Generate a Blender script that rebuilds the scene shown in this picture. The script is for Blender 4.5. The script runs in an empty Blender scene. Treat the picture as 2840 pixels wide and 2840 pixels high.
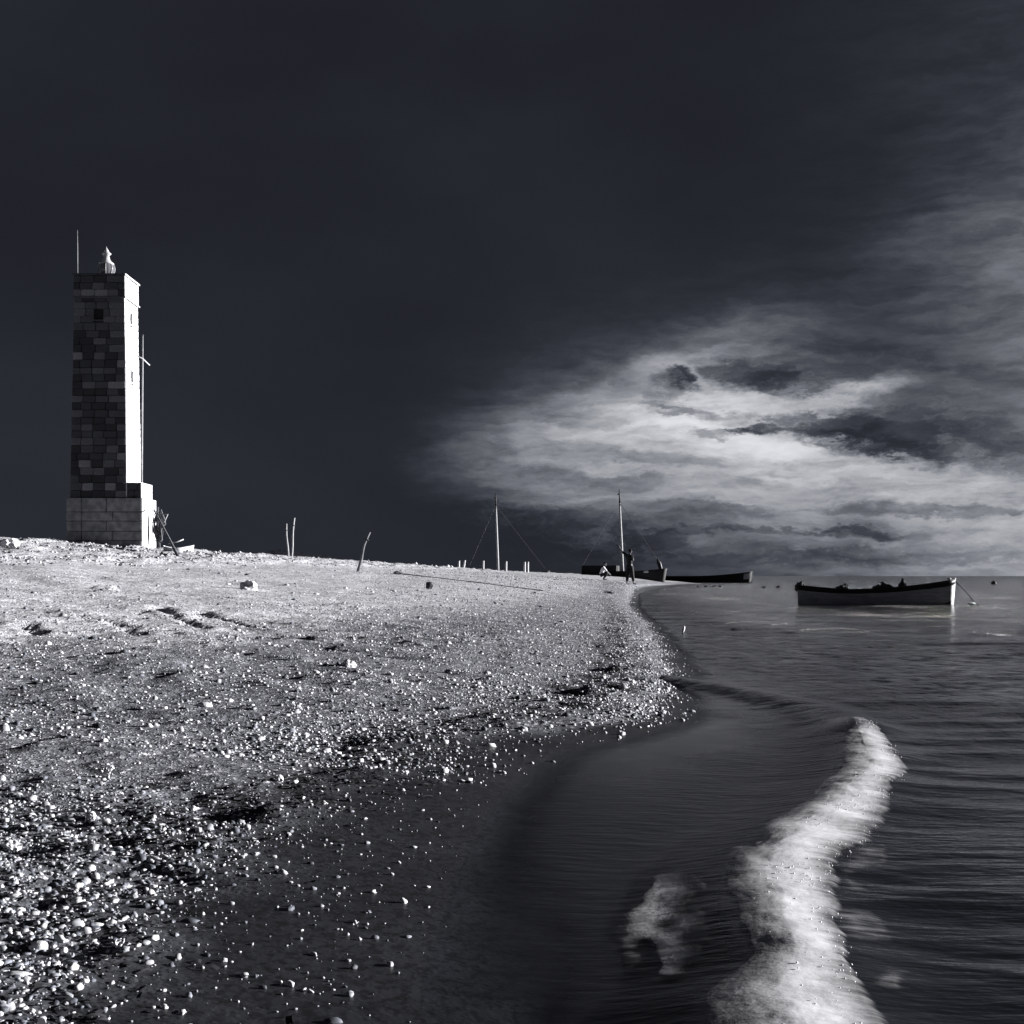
import bpy, bmesh, math, random
import numpy as np
from mathutils import Vector, Matrix

random.seed(7)
RNG = np.random.default_rng(11)
S = bpy.context.scene
C = S.collection
PI = math.pi

# ------------------------------------------------------------------ camera
H = 0.85                      # camera height over the water
F = 1365.0                    # focal length in pixels of a 1024 px wide picture
HOR = 576.1                   # row of the horizon
K = 1024 / 1932.0
cam_d = bpy.data.cameras.new('camera')
cam = bpy.data.objects.new('camera', cam_d)
C.objects.link(cam)
cam.location = (0, 0, H)
cam.rotation_euler = (PI / 2, 0, 0)
cam_d.sensor_width = 36
cam_d.lens = 36 * F / 1024
cam_d.shift_y = (HOR - 512) / 1024
cam_d.clip_start = 0.05
cam_d.clip_end = 60000
S.camera = cam

# ------------------------------------------------------------------ colour management
S.view_settings.view_transform = 'Standard'
S.view_settings.look = 'None'
S.view_settings.gamma = 1
S.view_settings.use_curve_mapping = False
S.view_settings.exposure = 1.75

# ------------------------------------------------------------------ sun
SUN_EL = math.radians(9.0)
SUN_AZ = math.radians(12.0)   # beyond the right-hand side (+X) towards +Y
sd = bpy.data.lights.new('sun', 'SUN')
sd.energy = 4.8
sd.angle = math.radians(0.5)
sd.color = (1.0, 0.985, 0.975)
sun = bpy.data.objects.new('sun', sd)
C.objects.link(sun)
sdir = Vector((math.cos(SUN_EL) * math.cos(SUN_AZ), math.cos(SUN_EL) * math.sin(SUN_AZ), math.sin(SUN_EL)))
sun.rotation_euler = sdir.to_track_quat('Z', 'Y').to_euler()
sun.location = sdir * 50


# ------------------------------------------------------------------ node helper
class G:
    def __init__(s, nt):
        s.nt = nt

    def n(s, t, **kw):
        nd = s.nt.nodes.new(t)
        for k, v in kw.items():
            setattr(nd, k, v)
        return nd

    def put(s, sock, v):
        if v is None:
            return
        if isinstance(v, bpy.types.NodeSocket):
            s.nt.links.new(v, sock)
        elif isinstance(v, bpy.types.Node):
            s.nt.links.new(v.outputs[0], sock)
        else:
            sock.default_value = v

    def m(s, op, a, b=None, c=None, clamp=False):
        nd = s.n('ShaderNodeMath', operation=op, use_clamp=clamp)
        for i, v in enumerate((a, b, c)):
            s.put(nd.inputs[i], v)
        return nd.outputs[0]

    def mr(s, v, a, b, c=0.0, d=1.0, smooth=True):
        nd = s.n('ShaderNodeMapRange', interpolation_type='SMOOTHSTEP' if smooth else 'LINEAR')
        s.put(nd.inputs[0], v)
        for i, q in enumerate((a, b, c, d)):
            s.put(nd.inputs[i + 1], q)
        return nd.outputs[0]

    def mapping(s, v, loc=(0, 0, 0), rot=(0, 0, 0), sc=(1, 1, 1), t='POINT'):
        nd = s.n('ShaderNodeMapping', vector_type=t)
        s.put(nd.inputs[0], v)
        nd.inputs['Location'].default_value = loc
        nd.inputs['Rotation'].default_value = rot
        nd.inputs['Scale'].default_value = sc
        return nd.outputs[0]

    def noise(s, v, scale, detail=4, rough=0.55, dist=0.0, col=False):
        nd = s.n('ShaderNodeTexNoise')
        s.put(nd.inputs['Vector'], v)
        nd.inputs['Scale'].default_value = scale
        nd.inputs['Detail'].default_value = detail
        nd.inputs['Roughness'].default_value = rough
        nd.inputs['Distortion'].default_value = dist
        return nd.outputs['Color' if col else 'Fac']

    def vor(s, v, scale, feature='F1', out='Distance'):
        nd = s.n('ShaderNodeTexVoronoi', feature=feature)
        s.put(nd.inputs['Vector'], v)
        nd.inputs['Scale'].default_value = scale
        return nd.outputs[out]

    def vm(s, op, a, b=None):
        nd = s.n('ShaderNodeVectorMath', operation=op)
        s.put(nd.inputs[0], a)
        if b is not None:
            s.put(nd.inputs[1], b)
        return nd.outputs['Value'] if op == 'LENGTH' else nd.outputs[0]

    def mix(s, f, a, b):
        nd = s.n('ShaderNodeMix', data_type='RGBA')
        s.put(nd.inputs[0], f)
        s.put(nd.inputs[6], a)
        s.put(nd.inputs[7], b)
        return nd.outputs[2]

    def fmix(s, f, a, b):
        nd = s.n('ShaderNodeMix', data_type='FLOAT')
        s.put(nd.inputs[0], f)
        s.put(nd.inputs[2], a)
        s.put(nd.inputs[3], b)
        return nd.outputs[0]

    def ramp(s, f, stops):
        nd = s.n('ShaderNodeValToRGB')
        s.put(nd.inputs[0], f)
        el = nd.color_ramp.elements
        while len(el) < len(stops):
            el.new(0.5)
        for e, (p, c) in zip(el, stops):
            e.position = p
            e.color = tuple(c) + (1,)
        return nd.outputs[0]

    def comb(s, x, y, z=0.0):
        nd = s.n('ShaderNodeCombineXYZ')
        for i, v in enumerate((x, y, z)):
            s.put(nd.inputs[i], v)
        return nd.outputs[0]


def tint(v):
    """a grey of value v in the print's cool selenium tone"""
    k = max(0.0, min(1.0, (0.25 - v) / 0.25))
    return (v * (0.98 - 0.05 * k), v * (0.99 - 0.005 * k), v * (1.04 + 0.16 * k))


# ------------------------------------------------------------------ sky
def pix(xd, yd, Y):
    """point seen at (xd, yd) of the 1932 px enlargement when it stands Y metres out"""
    return Vector(((xd * K - 512) / F * Y, Y, H + (HOR - yd * K) / F * Y))


def azel(xd, yd):
    p = pix(xd, yd, 1.0) - Vector((0, 0, H))
    return math.atan2(p.x, p.y), math.asin(p.z / p.length)


W = bpy.data.worlds.new('World')
S.world = W
W.use_nodes = True
g = G(W.node_tree)
for nd in list(W.node_tree.nodes):
    W.node_tree.nodes.remove(nd)
out = g.n('ShaderNodeOutputWorld')
bg = g.n('ShaderNodeBackground')
bg.inputs['Strength'].default_value = 0.1
W.node_tree.links.new(bg.outputs[0], out.inputs[0])
tc = g.n('ShaderNodeTexCoord')
sep = g.n('ShaderNodeSeparateXYZ')
g.put(sep.inputs[0], tc.outputs['Generated'])
az = g.m('ARCTAN2', sep.outputs[0], sep.outputs[1])
el = g.m('ARCSINE', sep.outputs[2])
P0 = g.comb(az, el)
# domain warp so the cloud masses get torn edges
wn = g.noise(g.mapping(P0, sc=(1.0, 2.4, 1)), 9.0, 7, 0.62, col=True)
wv = g.vm('SUBTRACT', wn, (0.5, 0.5, 0.5))
wn2 = g.noise(g.mapping(P0, sc=(1.0, 2.2, 1)), 42.0, 7, 0.66, col=True)
wv2 = g.vm('MULTIPLY', g.vm('SUBTRACT', wn2, (0.5, 0.5, 0.5)), (0.030, 0.013, 0))
P1 = g.vm('ADD', P0, g.vm('ADD', g.vm('MULTIPLY', wv, (0.060, 0.030, 0)), wv2))
P2 = g.vm('ADD', P0, g.vm('ADD', g.vm('MULTIPLY', wv, (0.090, 0.038, 0)), g.vm('MULTIPLY', wv2, (1.5, 1.5, 1))))
sky = g.n('ShaderNodeTexSky', sky_type='NISHITA')
sky.sun_disc = False
sky.sun_elevation = SUN_EL
sky.sun_rotation = PI / 2 - SUN_AZ
sky.altitude = 0
sky.air_density = 1.0
sky.dust_density = 0.3
sr = g.n('ShaderNodeSeparateColor')
g.put(sr.inputs[0], sky.outputs[0])
base = g.m('MULTIPLY', g.m('MINIMUM', sr.outputs[0], 3.0), 0.006)   # the red-filtered clear sky


def blob(vec, xd, yd, rx, ry, rot=0.0, lo=0.0, hi=1.0):
    a, e = azel(xd, yd)
    s_ = K / F
    mp = g.mapping(vec, loc=(a, e, 0), rot=(0, 0, math.radians(rot)), sc=(rx * s_, ry * s_, 1), t='TEXTURE')
    L = g.vm('LENGTH', mp)
    return g.mr(L, lo, hi, 1.0, 0.0)


def total(lst):
    acc = None
    for b, a in lst:
        v = g.m('MULTIPLY', b, a)
        acc = v if acc is None else g.m('ADD', acc, v)
    return acc


LIGHT = [  # x, y, rx, ry, rot, amount   (warped)
    (1330, 860, 560, 235, 2, 0.62), (1420, 800, 300, 150, -4, 0.30), (1250, 775, 330, 95, 12, 0.42), (1330, 785, 170, 50, 10, 0.55), (1230, 760, 120, 40, 16, 0.25), (1500, 840, 200, 40, -10, 0.40),
    (1560, 860, 330, 95, -12, 0.55), (1080, 850, 330, 110, 8, 0.16), (1330, 700, 240, 120, 14, 0.26),
    (1620, 735, 110, 30, 16, 0.45), (1540, 765, 160, 40, 14, 0.35), (1790, 920, 420, 70, -4, 0.36), (1060, 815, 310, 105, 12, 0.15), (1340, 770, 640, 330, 4, 0.15), (1650, 1020, 700, 110, 0, 0.22),
    (1690, 865, 110, 28, 8, 0.40), (1240, 690, 150, 26, -4, 0.16), (1400, 835, 330, 40, -6, 0.35),
    (1250, 900, 300, 45, -5, 0.22), (1050, 945, 210, 26, 4, 0.30), (1500, 960, 420, 60, -3, 0.22),
    (1930, 1000, 320, 170, 0, 0.62), (1700, 1075, 420, 50, 0, 0.30), (1480, 1020, 300, 14, -1, 0.12),
    (1880, 455, 300, 85, -6, 0.13), (2050, 650, 420, 560, 0, 0.20), (1420, 620, 260, 70, 12, 0.16),
    (2350, 800, 700, 600, 0, 0.28), (2300, 200, 900, 700, 0, 0.13),
]
DARK = [
    (1300, 700, 42, 16, 0, 0.75), (1262, 722, 70, 32, 10, 0.50), (1290, 768, 110, 14, -4, 0.55),
    (1420, 695, 90, 20, -10, 0.55), (1510, 725, 90, 22, -6, 0.62), (1480, 700, 150, 30, -4, 0.32), (1640, 670, 220, 50, -6, 0.40),
    (1700, 790, 240, 56, 2, 0.50), (1540, 795, 150, 20, -6, 0.62), (1395, 806, 80, 11, 3, 0.80),
    (1640, 835, 130, 26, -14, 0.75), (1800, 850, 210, 60, -6, 0.55), (1590, 1000, 90, 11, 0, 0.6),
    (1380, 1003, 160, 7, 0, 0.40), (1090, 1030, 300, 62, 2, 0.85), (1330, 965, 170, 16, -4, 0.30),
    (880, 1000, 300, 70, 0, 0.80), (1460, 1058, 260, 20, 0, 0.35), (1750, 965, 240, 12, -3, 0.35),
    (1140, 905, 160, 16, -6, 0.30), (1240, 862, 160, 14, -8, 0.30), (1760, 1045, 260, 16, 0, 0.35),
]
L_ = total([(blob(P1, x, y, rx * 1.15, ry * 1.15, r), a) for x, y, rx, ry, r, a in LIGHT])
D_ = None
dn = g.mr(g.noise(g.mapping(P2, sc=(1, 2.6, 1)), 20.0, 8, 0.68), 0.36, 0.56, 0.38, 1.08)
for x, y, rx, ry, r, a in DARK:
    v = g.m('MULTIPLY', blob(P2, x, y, rx * 1.2, ry * 1.25, r, 0.45 if ry < 35 else 0.2, 1.0), a)
    v = g.m('MULTIPLY', v, dn)
    iv = g.m('SUBTRACT', 1.0, v)
    D_ = iv if D_ is None else g.m('MULTIPLY', D_, iv)
# wispy streaks, drawn out along the horizon and fanning up to the right
st1 = g.noise(g.mapping(P1, rot=(0, 0, math.radians(-7)), sc=(3.0, 17, 1)), 5.0, 8, 0.6)
st2 = g.noise(g.mapping(P1, rot=(0, 0, math.radians(6)), sc=(1.6, 5.2, 1)), 7.0, 8, 0.62)
st3 = g.noise(g.mapping(P0, sc=(2, 7, 1)), 26.0, 6, 0.6)
str_ = g.m('ADD', g.mr(st1, 0.32, 0.70, 0.74, 1.20), g.mr(st2, 0.28, 0.72, -0.17, 0.17))
str_ = g.m('ADD', str_, g.mr(st3, 0.3, 0.7, -0.09, 0.09))
cl = g.m('MULTIPLY', g.m('MULTIPLY', L_, str_), D_)
# small cumulus tops standing low over the sea
cu = g.noise(g.mapping(P0, sc=(1, 1.8, 1)), 70.0, 5, 0.6)
lowb = g.m('MULTIPLY', g.mr(el, 0.003, 0.012), g.mr(el, 0.034, 0.014))
cum = g.m('MULTIPLY', g.m('MULTIPLY', g.mr(cu, 0.56, 0.66), lowb), g.mr(az, 0.12, 0.25))
cl = g.m('ADD', cl, g.m('MULTIPLY', cum, 0.16))
cl = g.m('MAXIMUM', cl, 0.0)
# radiance: clear sky + cloud light (values are before the 0.1 strength)
veil = g.mr(g.noise(g.mapping(P0, sc=(1, 2, 1)), 3.0, 4, 0.5), 0.3, 0.75, 0.040, 0.062)
tot = g.m('ADD', base, veil)
soft = g.m('SUBTRACT', 1.0, g.m('EXPONENT', g.m('MULTIPLY', g.m('POWER', cl, 1.5), -0.58)))
tot = g.m('ADD', tot, g.m('MULTIPLY', soft, 2.45))
tintc = g.ramp(g.m('MULTIPLY', tot, 0.5), [(0.0, (0.88, 0.97, 1.36)), (0.15, (0.94, 0.98, 1.17)), (0.6, (0.97, 0.99, 1.06)), (1.0, (0.98, 0.99, 1.04))])
colr = g.vm('MULTIPLY', tintc, g.comb(tot, tot, tot))
g.put(bg.inputs[0], colr)

# ------------------------------------------------------------------ numpy noise
def _h(ix, iy, seed):
    n = (ix.astype(np.int64) * 374761393 + iy.astype(np.int64) * 668265263 + seed * 974634777) & 0xffffffff
    n = ((n ^ (n >> 13)) * 1274126177) & 0xffffffff
    return ((n ^ (n >> 16)) & 0xffffff) / float(0xffffff) * 2 - 1


def vn(x, y, seed=0):
    ix = np.floor(x); iy = np.floor(y)
    fx = x - ix; fy = y - iy
    fx = fx * fx * fx * (fx * (fx * 6 - 15) + 10)
    fy = fy * fy * fy * (fy * (fy * 6 - 15) + 10)
    a = _h(ix, iy, seed); b = _h(ix + 1, iy, seed); c = _h(ix, iy + 1, seed); d = _h(ix + 1, iy + 1, seed)
    return (a * (1 - fx) + b * fx) * (1 - fy) + (c * (1 - fx) + d * fx) * fy


def fbm(x, y, o=4, seed=0, r=0.5):
    t = 0; a = 1.0; n = 0
    for i in range(o):
        t = t + a * vn(x * 2 ** i + 13.7 * i, y * 2 ** i - 7.1 * i, seed + i)
        n += a; a *= r
    return t / n * 1.4


def sst(x, a, b):
    t = np.clip((x - a) / (b - a), 0, 1)
    return t * t * (3 - 2 * t)


def pchip(xk, yk, x):
    xk = np.array(xk, float); yk = np.array(yk, float)
    h = np.diff(xk); dl = np.diff(yk) / h
    m = np.zeros_like(yk)
    m[0] = dl[0]; m[-1] = dl[-1]
    for i in range(1, len(xk) - 1):
        if dl[i - 1] * dl[i] > 0:
            w1 = 2 * h[i] + h[i - 1]; w2 = h[i] + 2 * h[i - 1]
            m[i] = (w1 + w2) / (w1 / dl[i - 1] + w2 / dl[i])
    x = np.clip(x, xk[0], xk[-1])
    i = np.clip(np.searchsorted(xk, x) - 1, 0, len(xk) - 2)
    t = (x - xk[i]) / h[i]
    return ((2 * t ** 3 - 3 * t ** 2 + 1) * yk[i] + (t ** 3 - 2 * t ** 2 + t) * h[i] * m[i]
            + (-2 * t ** 3 + 3 * t ** 2) * yk[i + 1] + (t ** 3 - t ** 2) * h[i] * m[i + 1])


# ------------------------------------------------------------------ the lie of the land
SHY = [-90, -5, 1, 2.8, 3.96, 6.0, 7.9, 10.3, 14.3, 22.3, 34.7, 50, 66, 87, 110, 136, 150, 190]
SHX = [-0.4, -0.35, -0.27, -0.2, -0.15, 0.08, .88, 1.32, 1.69, 2.37, 3.2, 4.6, 6.15, 8.9, 12.6, 17.2, 21.5, 24]
TS = np.array([-60, -8, -2, -.5, 0, .25, .5, 1, 2, 3, 4.5, 6, 9, 12, 16, 20, 24, 28, 35, 50, 90, 160, 300.])
TY = np.array([-90, 6, 20, 45, 68, 90, 110, 130, 146, 160, 190.])
TZ = np.array([
    [-3, -.9, -.2, -.04, 0, .02, .045, .095, .19, .28, .42, .56, .85, 1.15, 1.5, 1.85, 2.15, 2.35, 2.45, 2.3, 2, 1.8, 1.5],
    [-3, -.9, -.2, -.04, 0, .02, .045, .095, .19, .28, .42, .56, .85, 1.15, 1.5, 1.85, 2.15, 2.35, 2.45, 2.3, 2, 1.8, 1.5],
    [-3, -.9, -.2, -.05, 0, .035, .075, .14, .24, .33, .46, .59, .86, 1.14, 1.5, 1.86, 2.15, 2.35, 2.45, 2.3, 2, 1.8, 1.5],
    [-3, -.9, -.2, -.05, 0, .07, .14, .25, .40, .50, .64, .77, 1.02, 1.29, 1.66, 2.02, 2.24, 2.32, 2.2, 1.9, 1.7, 1.5, 1.2],
    [-3, -.9, -.2, -.1, 0, .26, .42, .54, .63, .70, .80, .89, 1.08, 1.30, 1.64, 1.96, 2.18, 2.25, 2.1, 1.7, 1.5, 1.3, 1],
    [-3, -.9, -.2, -.1, 0, .2, .35, .48, .6, .68, .77, .85, 1.05, 1.25, 1.55, 1.85, 2.08, 2.15, 1.9, 1.4, 1.2, 1, .8],
    [-3, -.9, -.2, -.1, 0, .12, .25, .4, .55, .66, .78, .9, 1.08, 1.2, 1.38, 1.55, 1.72, 1.75, 1.5, 1.1, .8, .6, .5],
    [-3, -.9, -.2, -.06, 0, .06, .12, .22, .38, .52, .68, .82, 1.02, 1.14, 1.24, 1.32, 1.36, 1.3, 1.1, .7, .5, .3, .2],
    [-3, -1.2, -.4, -.1, 0, .04, .07, .12, .22, .3, .4, .5, .6, .7, .75, .75, .7, .6, .4, .2, 0, -.2, -.3],
    [-3, -2, -1.5, -1, -.9, -.85, -.8, -.75, -.6, -.5, -.4, -.3, -.2, -.2, -.2, -.2, -.2, -.3, -.4, -.5, -.8, -1, -1.5],
    [-3] * 23], float)


def shore_x(Y):
    Y = np.asarray(Y, float)
    return pchip(SHY, SHX, Y) + 0.05 * vn(Y * 0.9, Y * 0, 5) * sst(Y, 6, 9) + 0.035 * vn(Y * 2.6, Y * 0, 9) * sst(Y, 4, 8)


def _tab(s, Y):
    i = np.clip(np.searchsorted(TS, s) - 1, 0, len(TS) - 2)
    j = np.clip(np.searchsorted(TY, Y) - 1, 0, len(TY) - 2)
    a = np.clip((s - TS[i]) / (TS[i + 1] - TS[i]), 0, 1)
    b = np.clip((Y - TY[j]) / (TY[j + 1] - TY[j]), 0, 1)
    b = b * b * (3 - 2 * b) * 0.5 + b * 0.5
    return (TZ[j, i] * (1 - a) + TZ[j, i + 1] * a) * (1 - b) + (TZ[j + 1, i] * (1 - a) + TZ[j + 1, i + 1] * a) * b


def wrack(s, Y, X):
    """how much the tide line of weed and rubble covers this spot, 0..1"""
    c = np.interp(Y, [2, 4.3, 5.5, 6.8, 8, 12, 25, 60], [1.0, .88, .66, .70, .62, .60, .62, 1.0])
    w = np.interp(Y, [2, 4.3, 5.5, 6.8, 8, 12, 25, 60], [.35, .30, .26, .30, .30, .24, .22, .3])
    e = np.exp(-((s - c + 0.10 * vn(Y * 1.1, X * 1.1, 31)) / w) ** 2)
    return e * np.clip(0.85 + 0.9 * fbm(X * 1.7, Y * 0.9, 3, 33), 0, 1)


def ground(X, Y):
    X = np.asarray(X, float); Y = np.asarray(Y, float)
    s = shore_x(Y) - X
    z = 0
    for ds in (0.88, 1.0, 1.12):
        z = z + _tab(s * ds, Y)
    z = z / 3.0
    near = 1 - sst(Y, 14, 40)
    up = sst(s, 0.5, 2.0)
    wr = wrack(s, Y, X)
    z = z + up * 0.035 * fbm(X / 2.6, Y / 2.6, 3, 1) * sst(s, 1, 5)
    z = z + up * near * 0.021 * fbm(X / 0.55, Y / 0.42, 4, 2)
    led = vn(X / .55, Y / .32, 27) + .35 * vn(X / .17, Y / .12, 28)
    z = z + up * (1 - sst(Y, 12, 26)) * 0.019 * sst(led, .18, .42) * sst(s, .8, 1.4)
    z = z + wr * (1 - sst(Y, 20, 45)) * (0.036 * fbm(X / 0.30, Y / 0.24, 4, 3) + 0.012)
    z = z + up * (1 - sst(Y, 8, 16)) * 0.006 * fbm(X / 0.11, Y / 0.10, 3, 4)
    z = z + 0.020 * sst(Y, 7, 9) * (1 - sst(Y, 24, 40)) * sst(s, .05, .3) * (1 - sst(s, .4, .8)) * (1 + fbm(X / .3, Y / .3, 3, 41))
    bank = sst(s, .45, .75) * (1 - sst(s, 1.8, 2.6)) * (1 - sst(Y, 4.5, 6))
    z = z + bank * 0.034 * fbm(X / .34, Y / .22, 3, 44)
    # a storm-roughened strip up by the tower
    rough = sst(s, 10, 13) * sst(Y, 19, 27) * (1 - sst(Y, 100, 125))
    z = z + rough * np.interp(Y, [20, 50], [.045, .12]) * fbm(X / 0.6, Y / 2.0, 3, 6)
    mid = sst(s, 5, 8) * sst(Y, 12, 20)
    z = z + mid * 0.030 * fbm(X / 1.5, Y / 2.0, 3, 7)
    z = z + mid * (1 - rough) * 0.014 * fbm(X / 0.5, Y / 1.0, 3, 8)
    # scuffed diagonal tracks, hollows and a mound added for its shadow in the smooth upper sand
    for (ax, ay, bx, by, w_, d_) in TRACKS:
        vx, vy = bx - ax, by - ay
        L2 = vx * vx + vy * vy
        t = np.clip(((X - ax) * vx + (Y - ay) * vy) / L2, 0, 1)
        q = np.hypot(X - ax - t * vx, Y - ay - t * vy)
        q = q + w_ * 0.55 * vn(X * 5.1, Y * 4.0, 19)
        z = z - d_ * np.exp(-(q / w_) ** 2) + 0.35 * d_ * np.exp(-((q - 1.7 * w_) / (0.6 * w_)) ** 2)
    return z


TRACKS = []


def hit(xd, yd, y0=1.6):
    """where the sight line of (xd, yd) meets the beach"""
    Y = np.exp(np.linspace(math.log(y0), math.log(150), 3000))
    ux = (xd * K - 512) / F; vz = (HOR - yd * K) / F
    gz = ground(ux * Y, Y)
    k = np.nonzero(H + vz * Y <= np.maximum(gz, 0))[0]
    if len(k) == 0:
        k = [np.argmin(np.abs(H + vz * Y - gz))]
    k = k[0]
    return Vector((float(ux * Y[k]), float(Y[k]), float(max(gz[k], 0))))


_tr = []
for a, b, w_, d_ in (((150, 1160), (262, 1184), .045, .042), ((290, 1146), (385, 1187), .055, .05), ((375, 1156), (478, 1184), .05, .045),
                     ((190, 1111), (214, 1113), .07, -.07), ((48, 1180), (68, 1192), .06, .05), ((235, 1190), (262, 1196), .05, .04), ((300, 1146), (340, 1160), .08, .05),
                     ((640, 1118), (690, 1121), .06, .04)):
    pa, pb = hit(*a), hit(*b)
    _tr.append((pa.x, pa.y, pb.x, pb.y, w_, d_))
TRACKS.extend(_tr)


def gz(x, y):
    return float(ground(np.array([x]), np.array([y]))[0])


# ------------------------------------------------------------------ mesh helpers
class M:
    def __init__(s):
        s.v = []; s.f = []

    def add(s, vs, fs):
        o = len(s.v)
        s.v += [tuple(p) for p in vs]
        s.f += [tuple(i + o for i in f) for f in fs]
        return s

    def box(s, a, b, bev=0.0, mat=None):
        bm = bmesh.new()
        bmesh.ops.create_cube(bm, size=1)
        for v in bm.verts:
            v.co = Vector([(a[i] + b[i]) / 2 + v.co[i] * (b[i] - a[i]) for i in range(3)])
        if bev:
            bmesh.ops.bevel(bm, geom=bm.edges[:], offset=bev, segments=1, affect='EDGES')
        if mat is not None:
            bm.transform(mat)
        bm.verts.index_update()
        s.add([v.co for v in bm.verts], [[v.index for v in f.verts] for f in bm.faces])
        bm.free()
        return s

    def tube(s, pts, rad, n=8, cap=True):
        pts = [Vector(p) for p in pts]
        if not isinstance(rad, (list, tuple)):
            rad = [rad] * len(pts)
        o = len(s.v); up = None
        for i, p in enumerate(pts):
            d = (pts[min(i + 1, len(pts) - 1)] - pts[max(i - 1, 0)]).normalized()
            if up is None:
                up = d.orthogonal().normalized()
            up = (up - d * up.dot(d)).normalized()
            w = d.cross(up)
            for k in range(n):
                a = 2 * PI * k / n
                s.v.append(tuple(p + (up * math.cos(a) + w * math.sin(a)) * rad[i]))
        for i in range(len(pts) - 1):
            for k in range(n):
                a = o + i * n + k; b = o + i * n + (k + 1) % n
                s.f.append((a, b, b + n, a + n))
        if cap:
            s.f.append(tuple(o + k for k in reversed(range(n))))
            s.f.append(tuple(o + (len(pts) - 1) * n + k for k in range(n)))
        return s

    def lathe(s, prof, n=20, c=(0, 0, 0)):
        o = len(s.v)
        for r, z in prof:
            for k in range(n):
                a = 2 * PI * k / n
                s.v.append((c[0] + r * math.cos(a), c[1] + r * math.sin(a), c[2] + z))
        for i in range(len(prof) - 1):
            for k in range(n):
                a = o + i * n + k; b = o + i * n + (k + 1) % n
                s.f.append((a, b, b + n, a + n))
        s.f.append(tuple(o + k for k in reversed(range(n))))
        s.f.append(tuple(o + (len(prof) - 1) * n + k for k in range(n)))
        return s

    def rock(s, c, r, seed=0, sub=3, rough=0.28, flat=0.0):
        """angular broken stone: an icosphere cut by random planes and roughened"""
        rn = random.Random(seed)
        bm = bmesh.new()
        bmesh.ops.create_icosphere(bm, subdivisions=sub, radius=1)
        pl = [(Vector((rn.gauss(0, 1), rn.gauss(0, 1), rn.gauss(0, 1))).normalized(), rn.uniform(.55, .88)) for _ in range(11)]
        for v in bm.verts:
            p = v.co.copy()
            for n_, d_ in pl:
                q = p.dot(n_)
                if q > d_:
                    p -= n_ * (q - d_) * 0.92
            f = 1 + rough * 0.35 * (math.sin(p.x * 7 + seed) * math.sin(p.y * 8 + seed * 2) + 0.6 * math.sin(p.z * 13 + p.x * 9)) + rn.uniform(-.03, .03) * rough * 3
            v.co = Vector((p.x * r[0] * f, p.y * r[1] * f, p.z * r[2] * f)) + Vector(c)
        bm.verts.index_update()
        s.add([v.co for v in bm.verts], [[v.index for v in f.verts] for f in bm.faces])
        bm.free()
        return s

    def build(s, name, mat, parent=None, smooth=False, loc=None):
        me = bpy.data.meshes.new(name)
        me.from_pydata(s.v, [], s.f)
        if mat:
            me.materials.append(mat)
        if smooth:
            me.polygons.foreach_set('use_smooth', [True] * len(me.polygons))
        me.update()
        o = bpy.data.objects.new(name, me)
        C.objects.link(o)
        if parent:
            o.parent = parent
        if loc is not None:
            o.location = loc
        return o


def tag(o, label=None, cat=None, group=None, kind=None):
    if label: o['label'] = label
    if cat: o['category'] = cat
    if group: o['group'] = group
    if kind: o['kind'] = kind
    return o


def empty(name, loc, label, cat, group=None, rz=0.0):
    o = bpy.data.objects.new(name, None)
    C.objects.link(o)
    o.location = loc
    o.rotation_euler = (0, 0, rz)
    o.empty_display_size = 0.2
    return tag(o, label, cat, group)


def np_mesh(name, V, Fq, mat, smooth=True, attrs=None):
    me = bpy.data.meshes.new(name)
    k = Fq.shape[1]
    me.vertices.add(len(V)); me.vertices.foreach_set('co', V.astype(np.float32).ravel())
    me.loops.add(Fq.size); me.loops.foreach_set('vertex_index', Fq.astype(np.int32).ravel())
    me.polygons.add(len(Fq))
    me.polygons.foreach_set('loop_start', np.arange(0, Fq.size, k, dtype=np.int32))
    me.polygons.foreach_set('loop_total', np.full(len(Fq), k, dtype=np.int32))
    if smooth:
        me.polygons.foreach_set('use_smooth', np.ones(len(Fq), dtype=bool))
    me.update(calc_edges=True)
    for n_, a in (attrs or {}).items():
        at = me.attributes.new(n_, 'FLOAT', 'POINT')
        at.data.foreach_set('value', a.astype(np.float32).ravel())
    me.materials.append(mat)
    o = bpy.data.objects.new(name, me)
    C.objects.link(o)
    return o


def grid_faces(nr, nc):
    i = np.arange(nr - 1)[:, None] * nc + np.arange(nc - 1)[None, :]
    return np.stack([i, i + 1, i + nc + 1, i + nc], -1).reshape(-1, 4)


# ------------------------------------------------------------------ materials
def mat(name):
    m = bpy.data.materials.new(name)
    m.use_nodes = True
    q = G(m.node_tree)
    bs = m.node_tree.nodes['Principled BSDF']
    return m, q, bs


def surf(name, v, rough=0.75, var=0.25, scale=8.0, bump=0.0, bscale=40.0, spec=0.4, stretch=(1, 1, 1)):
    m, q, bs = mat(name)
    co = q.n('ShaderNodeTexCoord').outputs['Object']
    co = q.mapping(co, sc=stretch)
    n1 = q.noise(co, scale, 6, 0.6)
    f = q.mr(n1, 0.3, 0.7)
    q.put(bs.inputs['Base Color'], q.mix(f, tint(v * (1 - var)) + (1,), tint(min(.85, v * (1 + var))) + (1,)))
    bs.inputs['Roughness'].default_value = rough
    bs.inputs['Specular IOR Level'].default_value = spec
    if bump:
        b = q.n('ShaderNodeBump')
        b.inputs['Distance'].default_value = bump
        b.inputs['Strength'].default_value = 0.8
        q.put(b.inputs['Height'], q.noise(co, bscale, 5, 0.6))
        q.put(bs.inputs['Normal'], b.outputs[0])
    return m


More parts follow.
